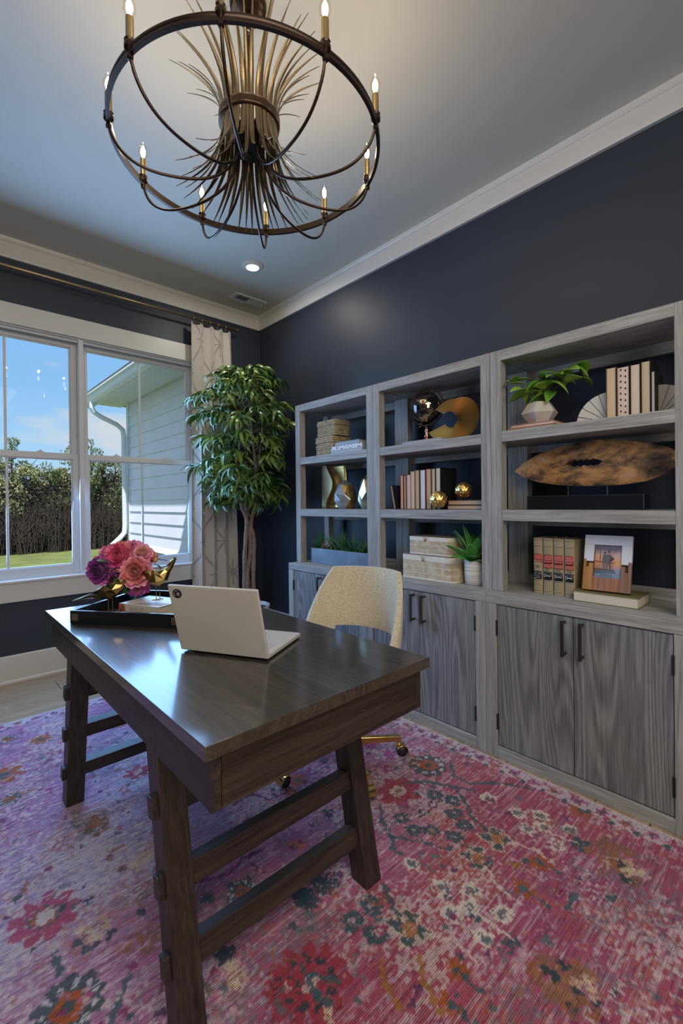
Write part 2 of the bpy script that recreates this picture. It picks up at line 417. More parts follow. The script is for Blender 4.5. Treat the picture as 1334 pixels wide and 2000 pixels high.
g = MB(); prof = [(-.575, 2.735), (-.625, 2.735), (-.655, 2.765), (-.665, 2.82), (-.69, 2.845), (-.69, 2.865), (-.680, 2.865), (-.680, 2.85), (-.655, 2.825), (-.645, 2.77), (-.62, 2.745), (-.585, 2.745), (-.585, 2.865), (-.575, 2.865)]
g.prism([(x, .16, z) for x, z in prof], (0, 3.80, 0)); g.box(-.69, -.575, 3.955, 3.965, 2.735, 2.865); build('gutter', g, M['ext_white'], wing)
ds = [(-.63, 3.55, 2.745), (-.63, 3.55, 2.66), (-.60, 3.55, 2.60), (-.50, 3.55, 2.54), (-.28, 3.56, 2.45), (-.19, 3.58, 2.38), (-.17, 3.60, 2.28), (-.17, 3.60, 1.2), (-.17, 3.60, .90), (-.18, 3.60, .78), (-.25, 3.60, .70), (-.36, 3.60, .60), (-.40, 3.60, .5)]
build('downspout', MB().tube(ds, .045, 8, flat=.8), M['ext_white'], wing)
rf = MB(); rf.prism([(X0-.56, .16, 2.88), (X0-.56, .16, 2.92), (1.4, .16, 4.0), (1.4, .16, 3.96)], (0, 3.82, 0)); build('roof', rf, plain('shingle', (.10, .10, .11), .9, var=.3, vscale=20), wing)

# lawn, woods
gr = plain('mown_grass', (.15, .175, .045), .9, var=.28, vscale=1.2, bump=.5, bscale=9)
lawn = struct('lawn', MB().box(-40, 45, .16, 70, -1.5, -1.2), gr)
M['leafA'] = plain('evergreen_needles', (.15, .18, .07), .8, var=.35, vscale=1.5)
M['leafB'] = plain('pale_tree_foliage', (.34, .34, .16), .8, var=.35, vscale=1.5)
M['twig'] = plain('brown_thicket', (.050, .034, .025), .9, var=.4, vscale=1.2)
M['bark'] = plain('grey_bark', (.14, .115, .10), .9, var=.3, vscale=8, bump=.3)
def leaf_cloud(name, centers, radii, n, size, mat, parent, up=0.0):
    ci = rng.integers(0, len(centers), n); c = np.array(centers)[ci]; r = np.array(radii)[ci][:, None]
    d = rng.normal(size=(n, 3)); d /= np.linalg.norm(d, axis=1)[:, None]
    p = c + d*r*(rng.uniform(.35, 1.0, n)**.6)[:, None]
    a = rng.normal(size=(n, 3)); a /= np.linalg.norm(a, axis=1)[:, None]; b = np.cross(a, rng.normal(size=(n, 3))); b /= np.linalg.norm(b, axis=1)[:, None]
    a[:, 2] += up; s_ = size*rng.uniform(.6, 1.3, n)[:, None]
    V = np.stack([p-a*s_, p+b*s_*.45, p+a*s_, p-b*s_*.45], 1).reshape(-1, 3)
    mb = MB(); mb.v = V.tolist(); mb.f = [(4*i, 4*i+1, 4*i+2, 4*i+3) for i in range(n)]; mb.m = [0]*n
    return build(name, mb, mat, parent, fixn=False)
def far_tree(x, y, h, kind, label):
    t = thing('tree', label, 'tree', (x, y, -1.2), 0, 'trees across the lawn')
    tr = MB(); tr.tube([(x, y, -1.2), (x+.05, y, h*.5-1.2), (x, y, h*.93-1.2)], [.12, .08, .02], 6)
    for q in range(9):
        a = rng.uniform(0, 6.28); zb = -1.2+h*rng.uniform(.35, .85); L_ = rng.uniform(.5, 1.1)
        tr.tube([(x, y, zb), (x+L_*math.cos(a), y+L_*math.sin(a), zb+L_*.7)], [.035, .008], 4)
    build('trunk', tr, M['bark'], t)
    cs, rs = [], []
    for q in range(11):
        f = rng.uniform(.45, 1.0); w_ = .9*(1.15-f)+.22
        cs.append((x+rng.normal()*w_*.6, y+rng.normal()*w_*.6, -1.2+h*f-.25)); rs.append(rng.uniform(.3, .62)*(1.25-f*.5))
    leaf_cloud('foliage', cs, rs, 1700, .075, M['leafA'] if kind else M['leafB'], t, .3)
tree_xy = [(.3, 24.5, 5.3, 0, 'pale green tree at the left end of the treeline'), (.95, 25.5, 6.5, 1, 'tallest dark pine above the left window sash'), (1.5, 24.8, 5.2, 0, None), (2.1, 25.6, 4.9, 0, None), (2.7, 24.9, 5.1, 1, None),
  (3.2, 25.6, 4.9, 0, None), (3.9, 25.2, 6.5, 0, 'tall pale tree just left of the window mullion'), (4.6, 24.6, 6.4, 1, 'tall dark tree just right of the window mullion'), (5.3, 25.2, 5.2, 0, None), (5.9, 24.6, 5.4, 1, None), (6.6, 25.4, 5.6, 0, None),
  (-.5, 25, 5.4, 1, None), (-1.4, 25.4, 5.8, 0, None), (-2.4, 24.8, 5.1, 1, None), (-3.6, 25.3, 5.6, 0, None), (7.5, 24.8, 5.3, 1, None), (8.6, 25.3, 5.7, 0, None)]
for i, (x, y, h, kd, lb) in enumerate(tree_xy):
    far_tree(x, y, h*.97, kd, lb or ('dark green tree of middling height among the woods across the lawn' if kd else 'pale green tree of middling height among the woods across the lawn'))
th = MB(); rt = random.Random(3)
for i in range(2400):
    x = rt.uniform(-6, 11); y = rt.uniform(23.0, 26); h = rt.uniform(1.0, 3.6)
    th.tube([(x, y, -1.2), (x+rt.uniform(-.2, .2), y, -1.2+h*.6), (x+rt.uniform(-.6, .6), y, -1.2+h)], [.022, .014, .004], 3, cap=False)
    for _b in range(2):
        x2 = x+rt.uniform(-.9, .9); th.tube([(x, y, -1.2+h*.4), (x2, y+.1, -1.2+h*.75)], [.015, .005], 3, cap=False)
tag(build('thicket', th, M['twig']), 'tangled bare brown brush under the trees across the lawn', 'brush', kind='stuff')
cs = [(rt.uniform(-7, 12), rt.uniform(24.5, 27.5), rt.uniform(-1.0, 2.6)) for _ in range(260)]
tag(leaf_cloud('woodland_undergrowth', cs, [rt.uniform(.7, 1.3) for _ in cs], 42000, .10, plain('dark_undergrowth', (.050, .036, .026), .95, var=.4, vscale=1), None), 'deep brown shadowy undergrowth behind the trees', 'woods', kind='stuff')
bk = MB(); 
P = [[(x, 28.5+.5*math.sin(x*1.3), -1.3 if j == 0 else (1.3 if j == 1 else 2.5+.5*math.sin(x*2.1)+.3*math.sin(x*5.3))) for j in range(3)] for x in np.arange(-18, 22, .4)]
bk.grid(P); bk.grid([[(p[0], p[1]+1.2, p[2]) for p in r] for r in P])
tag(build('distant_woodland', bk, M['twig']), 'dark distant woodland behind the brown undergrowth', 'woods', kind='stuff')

# ------------------------------------------------------------------ base cabinets and open hutches
UW = .7897; YH0 = -1.0839; YC0 = -1.0923; PW = .0534
ZD = .773; ZA = 1.551; ZAb = 1.500; ZB = 1.169; ZBb = 1.117; ZT = 1.946; ZTb = 1.895
XF = -.490; XH = -.406; XR = -.125
which = ['farthest from the camera, beside the potted tree', 'in the middle of the row, behind the chair', 'nearest the camera, at the right edge']
cab_first = None
for n in range(3):
    y1 = YC0-n*UW; y0 = y1-UW+.0015
    c = thing('base_cabinet', 'grey oak two-door base cabinet ' + which[n], 'cabinet', (XF/2, (y0+y1)/2, 0), 0, 'base cabinets along the navy wall')
    sw = .0545
    body = MB(); body.box(XF+.02, -.03, y0, y0+.02, 0, ZD-.02); body.box(XF+.02, -.03, y1-.02, y1, 0, ZD-.02); body.box(-.04, -.028, y0, y1, .06, ZD-.02); body.box(XF+.03, -.03, y0+.02, y1-.02, .05, .068)
    build('carcass', body, M['oak_z'], c)
    build('stile', MB().box(XF, XF+.022, y0, y0+sw, 0, ZD-.048), M['oak_z'], c, bevel=.002); build('stile', MB().box(XF, XF+.022, y1-sw, y1, 0, ZD-.048), M['oak_z'], c, bevel=.002)
    build('bottom_rail', MB().box(XF+.001, XF+.022, y0+sw, y1-sw, 0, .055), M['oak_y'], c, bevel=.002)
    build('top', MB().box(XF, -.028, y0, y1, ZD-.047, ZD), M['oak_y'], c, bevel=.0025)
    ym = (y0+y1)/2+.002
    for s_, (ya, yb) in enumerate(((ym+.0015, y1-sw-.003), (y0+sw+.003, ym-.0015))):
        dr = build('door', MB().box(XF+.006, XF+.026, ya, yb, .060, ZD-.051), M['oak_door'], c, bevel=.0015, origin='base' if False else None)
        hy = ya+.030 if s_ == 0 else yb-.036
        h = MB(); h.box(XF-.034, XF-.025, hy-.0065, hy+.0065, .558, .710); h.box(XF-.028, XF+.007, hy-.005, hy+.005, .563, .573); h.box(XF-.028, XF+.007, hy-.005, hy+.005, .695, .705)
        build('handle', h, M['pull'], dr, bevel=.0015)
        hy = yb-.0 if s_ == 0 else ya
        for za in (.135, .578):
            build('hinge', MB().tube([(XF+.002, hy+(.0015 if s_ == 0 else -.0015), za), (XF+.002, hy+(.0015 if s_ == 0 else -.0015), za+.072)], .0052, 8), M['black_metal'], dr)
hutch_words = ['open grey oak hutch farthest along the wall, holding woven baskets and gold ornaments', 'middle open grey oak hutch holding the globe, novels and rattan boxes', 'nearest open grey oak hutch holding driftwood, law books and photo frame']
for n in range(3):
    y1 = YH0-n*UW; y0 = y1-UW+.0015; z0 = ZD+.0005
    c = thing('bookcase_hutch', hutch_words[n], 'bookcase', ((XH+XR)/2, (y0+y1)/2, z0), 0, 'open hutches on the cabinets')
    for xa in (XH, XR):
        for ya in (y0, y1-PW): build('post', MB().box(xa, xa+.0534, ya, ya+PW, z0, ZT), M['oak_z'], c, bevel=.0015)
    for za, zb in ((ZAb, ZA), (ZBb, ZB)):
        build('shelf', MB().box(XH+.0015, XR+.050, y0+PW, y1-PW, za, zb), M['oak_y'], c, bevel=.0015)
        build('side_rail', MB().box(XH+.0534, XR, y0+.008, y0+.045, za, zb), M['oak_x'], c); build('side_rail', MB().box(XH+.0534, XR, y1-.045, y1-.008, za, zb), M['oak_x'], c)
        build('rear_rail', MB().box(XR+.030, XR+.050, y0+PW, y1-PW, za-.036, za), M['oak_y'], c, bevel=.001)
    build('top_panel', MB().box(XH, XR+.0534, y0+PW, y1-PW, ZTb, ZT), M['oak_y'], c, bevel=.0015)
    build('side_rail', MB().box(XH+.0534, XR, y0+.002, y0+.05, ZTb, ZT), M['oak_x'], c); build('side_rail', MB().box(XH+.0534, XR, y1-.05, y1-.002, ZTb, ZT), M['oak_x'], c)
    build('rear_rail', MB().box(XR+.028, XR+.050, y0+PW, y1-PW, ZTb-.05, ZTb), M['oak_y'], c, bevel=.001)
    build('rear_rail', MB().box(XR+.006, XR+.030, y0+PW, y1-PW, z0, z0+.052), M['oak_y'], c, bevel=.001)

# ------------------------------------------------------------------ desk
RZ = .013   # rug surface
dx0, dx1, dy0, dy1 = -2.103, -1.399, -3.000, -1.499
desk = thing('desk', 'dark oak trestle desk with pegged rungs standing on the pink rug', 'desk', ((dx0+dx1)/2, (dy0+dy1)/2, RZ))
build('desktop', MB().box(dx0, dx1, dy0, dy1, .731, .760), M['desk_top'], desk, bevel=.0015)
ax0, ax1, ay0, ay1 = -2.083, -1.421, -2.982, -1.517
zl = .617
YT = (-2.648, -1.852)   # leg centre at top
YFt = (-2.787, -1.713)  # leg centre at foot
lw, ld = .065, .068
def leg_y(side, z):
    t = (z-RZ)/(.731-RZ); return YFt[side]*(1-t)+YT[side]*t
# side aprons, split by the legs
for xa in (ax0, ax1-.022):
    segs = [(ay0, leg_y(0, .674)-ld/2-.004), (leg_y(0, .674)+ld/2+.004, leg_y(1, .674)-ld/2-.004), (leg_y(1, .674)+ld/2+.004, ay1)]
    for i, (a, b_) in enumerate(segs):
        m = MB()
        # slanted joints follow the splayed legs
        def jy(side, z, e): return leg_y(side, z)+e*(ld/2+.0012)
        ya0 = ay0 if i == 0 else jy(i-1, zl, 1); ya1 = ay0 if i == 0 else jy(i-1, .731, 1)
        yb0 = ay1 if i == 2 else jy(i, zl, -1); yb1 = ay1 if i == 2 else jy(i, .731, -1)
        m.prism([(xa, ya0, zl), (xa, yb0, zl), (xa, yb1, .731), (xa, ya1, .731)], (.022, 0, 0))
        build('side_apron', m, M['dark_y'], desk, bevel=.001)
for y_, s_ in ((ay0, 1), (ay1, -1)):
    build('end_panel', MB().box(ax0+.0235, ax1-.0235, y_, y_+s_*.020, zl, .729), M['dark_x'], desk, bevel=.001)
for side in (0, 1):
    for xa in (ax0-.0, ax1-lw):
        m = MB(); yT, yF = leg_y(side, .731), leg_y(side, RZ)
        m.prism([(xa, yF-ld/2, RZ), (xa, yF+ld/2, RZ), (xa, yT+ld/2, .731), (xa, yT-ld/2, .731)], (lw, 0, 0))
        build('leg', m, M['dark_z'], desk, bevel=.0015)
    for z in (.492, .320, .155):
        yc = leg_y(side, z); sl = math.atan((YT[side]-YFt[side])/(.731-RZ))
        R = Matrix.Translation((0, yc, z)) @ Matrix.Rotation(-sl, 4, 'X')
        Rr = R.copy(); Rr.translation = ((ax0+ax1)/2, yc, z)
        build('rung', MB().obox(Rr, ax1-ax0-2*lw+.002, .040, .055), M['dark_x'], desk, bevel=.0015)
        for xa in (ax0-.006, ax1+.006):
            Rt = R.copy(); Rt.translation = (xa, yc, z); build('tenon', MB().obox(Rt, .016, .030, .052), M['dark_y'], desk, bevel=.002)

# ------------------------------------------------------------------ curtain and rod
rod = thing('curtain_rod', 'thin brass curtain rod running above the window', 'curtain rod', (-1.6, -.1, 2.815))
build('rod', MB().tube([(-2.98, -.1, 2.825), (-.325, -.1, 2.825)], .0095, 12), M['brass'], rod, smooth=True)
build('end_cap', MB().tube([(-.325, -.1, 2.825), (-.305, -.1, 2.825)], .013, 12), M['brass'], rod)
build('end_cap', MB().tube([(-2.99, -.1, 2.825), (-2.98, -.1, 2.825)], .013, 12), M['brass'], rod)
for x in (-.62, -2.6): build('bracket', MB().tube([(x, -.1, 2.812), (x, -.085, 2.808), (x, 0, 2.808)], .006, 8).box(x-.012, x+.012, -.006, 0, 2.78, 2.84), M['brass'], rod)
def curtain():
    t = thing('curtain', 'cream pinch-pleated drape with grey trellis lines beside the window', 'curtain', (-.55, -.10, .02))
    m, nt, N, L, b = new_mat('trellis_linen'); setc(b, (.62, .58, .53), .9)
    uv = N.new('ShaderNodeUVMap'); sp = N.new('ShaderNodeSeparateXYZ'); L.new(uv.outputs[0], sp.inputs[0])
    def math_(op, a, bb=None, c=None):
        n = N.new('ShaderNodeMath'); n.operation = op
        for i, v in enumerate((a, bb, c)):
            if v is None: continue
            if isinstance(v, (int, float)): n.inputs[i].default_value = v
            else: L.new(v, n.inputs[i])
        return n.outputs[0]
    U, V = sp.outputs[0], sp.outputs[1]
    def fam(cu, cv, w, off=0.0):
        s_ = math_('ADD', math_('MULTIPLY', U, cu), math_('MULTIPLY', V, cv)); s_ = math_('ADD', s_, 50+off)
        return math_('ABSOLUTE', math_('SUBTRACT', math_('FRACT', s_), .5)), w
    nz = noise_node(N, L, uv.outputs[0], 14, 3)
    d1, _ = fam(2.3, 1.7, 0); d2, _ = fam(2.3, -1.7, 0); d3, _ = fam(0, 3.4, 0); d4, _ = fam(4.6, 0, 0)
    near = math_('GREATER_THAN', math_('ADD', d1, d2), .60)
    l1 = math_('MAXIMUM', math_('GREATER_THAN', d1, .474), math_('GREATER_THAN', d2, .474))
    l3 = math_('MULTIPLY', math_('GREATER_THAN', d3, .475), near)
    l4 = math_('MULTIPLY', math_('GREATER_THAN', d4, .472), near)
    ln = math_('MAXIMUM', l1, math_('MAXIMUM', l3, l4))
    ln = math_('MULTIPLY', ln, math_('MULTIPLY_ADD', nz.outputs[0], 1.0, .25))
    mx = N.new('ShaderNodeMix'); mx.data_type = 'RGBA'; L.new(ln, mx.inputs[0]); mx.inputs[6].default_value = (.52, .48, .43, 1); mx.inputs[7].default_value = (.25, .23, .23, 1)
    L.new(mx.outputs[2], b.inputs['Base Color'])
    fb = noise_node(N, L, uv.outputs[0], 600, 2); add_bump(N, L, b, fb.outputs[0], .25, .001)
    b.inputs['Sheen Weight'].default_value = .2
    nu, nv = 150, 40; P, UVs = [], []
    for i in range(nu+1):
        u = i/nu; row = []; ur = []
        for j in range(nv+1):
            v = j/nv; z = .02 + 2.765*v
            amp = .034*(1-.35*v); fr = 4.0
            ph = 2*PI*fr*u + .5*math.sin(3.1*v+4*u)
            x = -.765 + .385*u + (.02*(1-v))*(u*4.0) - .02*(1-v)
            pl = math.sin(ph); y = -.100 + amp*(pl if v < .93 else pl*(1-.25*(v-.93)/.07)) + .006*math.sin(9*u+5*v)
            x += .012*math.sin(ph*2)*(1-.5*v)
            row.append((x, y, z + (.010*math.cos(ph) if j == nv else 0))); ur.append((u*.98, z))
        P.append(row); UVs.append(ur)
    mb = MB().grid(P); o = build('drape', mb, m, t, smooth=True, fixn=False)
    uvl = o.data.uv_layers.new(name='UVMap'); flat = [q for r in UVs for q in r]
    for lp in o.data.loops: uvl.data[lp.index].uv = flat[lp.vertex_index]
    so = o.modifiers.new('thick', 'SOLIDIFY'); so.thickness = .002
    for k in range(5):
        u = (k+.25)/5.0; x = -.765+.385*u+.0
        a = [(x+.0, -.1+.016*math.cos(q), 2.825+.016*math.sin(q)) for q in np.linspace(0, 2*PI, 13)[:-1]]
        r = MB().tube(a, .0022, 6, closed=True); r.tube([(x, -.1, 2.809), (x, -.102, 2.785)], .002, 6)
        build('curtain_ring', r, M['brass'], t)
curtain()

# ------------------------------------------------------------------ ceiling fittings
dl_ = thing('recessed_downlight', 'small white lit downlight set in the ceiling beyond the chandelier', 'ceiling light', (-.587, -.803, 3.03))
build('trim_ring', MB().lathe([(.082, 3.05), (.080, 3.043), (.070, 3.038), (.056, 3.036), (.050, 3.034), (.046, 3.040), (.046, 3.05)], (-.587, -.803, 0), 40, cap=False), M['ceiling'], dl_, smooth=True, auto=40)
build('lens', MB().lathe([(.0, 3.037), (.03, 3.036), (.0465, 3.040)], (-.587, -.803, 0), 32, cap=False), M['led'], dl_)
lamp('downlight_lamp', 'AREA', (-.587, -.803, 3.028), 5, (1, .93, .82), .09, direction=(0, 0, -1))
vent = thing('air_vent', 'white rectangular louvred air register in the ceiling corner', 'air vent', (-.304, -.285, 3.035))
vx0, vx1, vy0, vy1 = -.462, -.146, -.352, -.222
f = MB(); f.box(vx0, vx1, vy0, vy0+.022, 3.040, 3.05); f.box(vx0, vx1, vy1-.022, vy1, 3.040, 3.05); f.box(vx0, vx0+.035, vy0+.022, vy1-.022, 3.040, 3.05); f.box(vx1-.035, vx1, vy0+.022, vy1-.022, 3.040, 3.05); f.box(-.308, -.300, vy0+.022, vy1-.022, 3.038, 3.05)
build('frame', f, M['sash'], vent, bevel=.001)
build('duct_opening', MB().box(vx0+.035, vx1-.035, vy0+.022, vy1-.022, 3.0495, 3.0505), M['black'], vent)
for k, (xa, xb, sg) in enumerate(((vx0+.035, -.308, 1), (-.300, vx1-.035, -1))):
    x = xa+.008
    while x < xb:
        Mx = Matrix.Translation((x, (vy0+vy1)/2, 3.045)) @ Matrix.Rotation(sg*.6, 4, 'Y'); build('louvre', MB().obox(Mx, .0015, vy1-vy0-.044, .011), M['sash'], vent); x += .0125
build('damper_lever', MB().box(vx1-.03, vx1-.022, -.29, -.275, 3.028, 3.042), M['sash'], vent)

# ------------------------------------------------------------------ chandelier
CX, CY = -1.58, -2.353; ZR = 2.50; RR = .4713
ch = thing('chandelier', 'bronze ring chandelier with ten candle lights around a flared sheaf of brass blades', 'chandelier', (CX, CY, 2.3))
P0 = Vector((CX, CY, 0))
build('canopy', MB().lathe([(.0, 3.018), (.03, 3.018), (.060, 3.026), (.066, 3.034), (.068, 3.05)], (CX, CY, 0), 36, cap=False), M['bronze'], ch, smooth=True, auto=50)
build('canopy_loop', MB().tube([(CX+.011*math.cos(a), CY, 3.005+.014*math.sin(a)) for a in np.linspace(0, 2*PI, 13)[:-1]], .003, 6, closed=True).lathe([(.006, 3.010), (.006, 3.022)], (CX, CY, 0), 10), M['bronze'], ch, smooth=True)
for k in range(2):
    zc = 2.985-.026*k; hz = (k % 2 == 0)
    pts = [(CX+(0 if hz else .009*math.cos(a)), CY+(.009*math.cos(a) if hz else 0), zc+.018*math.sin(a)) for a in np.linspace(0, 2*PI, 15)[:-1]]
    build('chain_link', MB().tube(pts, .0028, 6, closed=True), M['bronze'], ch, smooth=True)
build('rod_loop', MB().tube([(CX+.010*math.cos(a), CY, 2.942+.010*math.sin(a)) for a in np.linspace(0, 2*PI, 13)[:-1]], .0028, 6, closed=True), M['bronze'], ch, smooth=True)
build('stem', MB().tube([(CX, CY, 2.932), (CX, CY, 2.50)], .0065, 10).lathe([(.008, 2.915), (.008, 2.935)], (CX, CY, 0), 12), M['bronze'], ch, smooth=True, auto=40)
build('hub', MB().lathe([(.012, 2.505), (.050, 2.508), (.054, 2.514), (.054, 2.575), (.050, 2.582), (.012, 2.585)], (CX, CY, 0), 32), M['bronze'], ch, smooth=True, auto=40)
build('cross_bar', MB().beam((CX-.1, CY, 2.60), (CX+.1, CY, 2.60), .012, .008).beam((CX, CY-.1, 2.60), (CX, CY+.1, 2.60), .012, .008), M['bronze'], ch)
def ring_mesh(R, prof, n):
    P = []
    for i in range(n):
        a = 2*PI*i/n; P.append([(CX+(R+o)*math.cos(a), CY+(R+o)*math.sin(a), z) for o, z in prof+[prof[0]]])
    return MB().grid(P, closeu=True)
build('waist_ring', ring_mesh(.104, [(-.003, 2.600), (.006, 2.602), (.008, 2.608), (.006, 2.613), (.008, 2.619), (.006, 2.625), (.008, 2.631), (-.003, 2.634)], 64), M['bronze'], ch, smooth=True, auto=60)
build('outer_ring', ring_mesh(RR, [(-.006, ZR-.012), (.006, ZR-.012), (.007, ZR-.004), (.005, ZR), (.007, ZR+.004), (.006, ZR+.012), (-.006, ZR+.012)], 120), M['bronze'], ch, smooth=True, auto=50)
# blades: one strip from the upper tip, through the waist, to the lower tip
def blade_mesh(ztop, rtop, zbot, rbot):
    P = []; n = 26
    for i in range(n+1):
        t = -1+2*i/n          # -1 bottom tip, +1 top tip
        z = 2.612 + (ztop-2.612)*max(t, 0)**.92 if t >= 0 else 2.612 - (2.612-zbot)*((-t)**.85)
        r = .100 + ((rtop-.1)*t**2.4 if t >= 0 else (rbot-.1)*(-t)**2.3)
        w_ = .0098*(1-abs(t)**1.9)+.0004 if abs(t) > .3 else .0089
        P.append([(r, -w_, z), (r+.0012, 0, z), (r, w_, z)])
    mb = MB().grid(P); return mb
bl = [build('blade', blade_mesh(*a), M['brass_dark'], ch, local=True, smooth=True) for a in ((2.862, .262, 2.352, .250), (2.835, .285, 2.375, .268), (2.88, .238, 2.335, .228))]
for o in bl:
    for v in o.data.vertices: v.co.z -= 2.3
    so = o.modifiers.new('t', 'SOLIDIFY'); so.thickness = .0012
NB = 40
for i in range(NB):
    a = 2*PI*i/NB+.04*math.sin(i*2.3)
    if i < 3: o = bl[i]
    else: o = link_copy(bl[i % 3], ch)
    o.rotation_euler = (0, 0, a)
# arms, candles
armP = [(.046, 2.515), (.058, 2.47), (.085, 2.428), (.13, 2.392), (.19, 2.371), (.26, 2.362), (.33, 2.364), (.385, 2.378), (.425, 2.404), (.452, 2.437), (.466, 2.470), (RR, 2.492)]
def smooth_path(P, n=4):
    P = [Vector((*p, 0)) if len(p) == 2 else Vector(p) for p in P]; out = []
    for i in range(len(P)-1):
        p0, p1, p2, p3 = P[max(i-1, 0)], P[i], P[i+1], P[min(i+2, len(P)-1)]
        for k in range(n):
            t = k/n; out.append(.5*((2*p1)+(-p0+p2)*t+(2*p0-5*p1+4*p2-p3)*t*t+(-p0+3*p1-3*p2+p3)*t**3))
    out.append(P[-1]); return out
sp = smooth_path(armP, 3)
arm0 = build('arm', MB().tube([(p.x, 0, p.y-2.3) for p in sp], .0052, 8), M['bronze'], ch, local=True, smooth=True)
cup = build('candle_cup', MB().lathe([(.006, -.036), (.009, -.034), (.010, -.024), (.006, -.018), (.008, -.014), (.016, -.006), (.0165, .004), (.014, .010), (.016, .016), (.012, .018)], (RR, 0, ZR-2.3+.012), 16), M['bronze'], arm0, local=True, smooth=True, auto=40)
slv = build('candle_sleeve', MB().lathe([(.0113, .014), (.0113, .082), (.009, .083)], (RR, 0, ZR-2.3+.012), 16), M['brass'], arm0, local=True, smooth=True, auto=40)
bulb = build('bulb', MB().lathe([(.007, .083), (.010, .088), (.0165, .101), (.0175, .112), (.0155, .124), (.010, .137), (.004, .148), (.0015, .152)], (RR, 0, ZR-2.3+.012), 18, cap=False), M['bulb_glass'], arm0, local=True, smooth=True)
fil = build('filament', MB().lathe([(.001, .088), (.006, .094), (.0095, .106), (.009, .118), (.0045, .131), (.0005, .139)], (RR, 0, ZR-2.3+.012), 10), M['flame'], arm0, local=True, smooth=True)
angs = [12.937+36*k for k in range(10)]
for k, a in enumerate(angs):
    if k == 0: ar = arm0; 
    else:
        ar = link_copy(arm0, ch)
        for c_ in (cup, slv, bulb, fil): link_copy(c_, ar)
    ar.rotation_euler = (0, 0, math.radians(a))
    L_ = lamp('candle_lamp', 'POINT', (CX+RR*math.cos(math.radians(a)), CY+RR*math.sin(math.radians(a)), ZR+.20), .85, (1, .78, .50), .012)

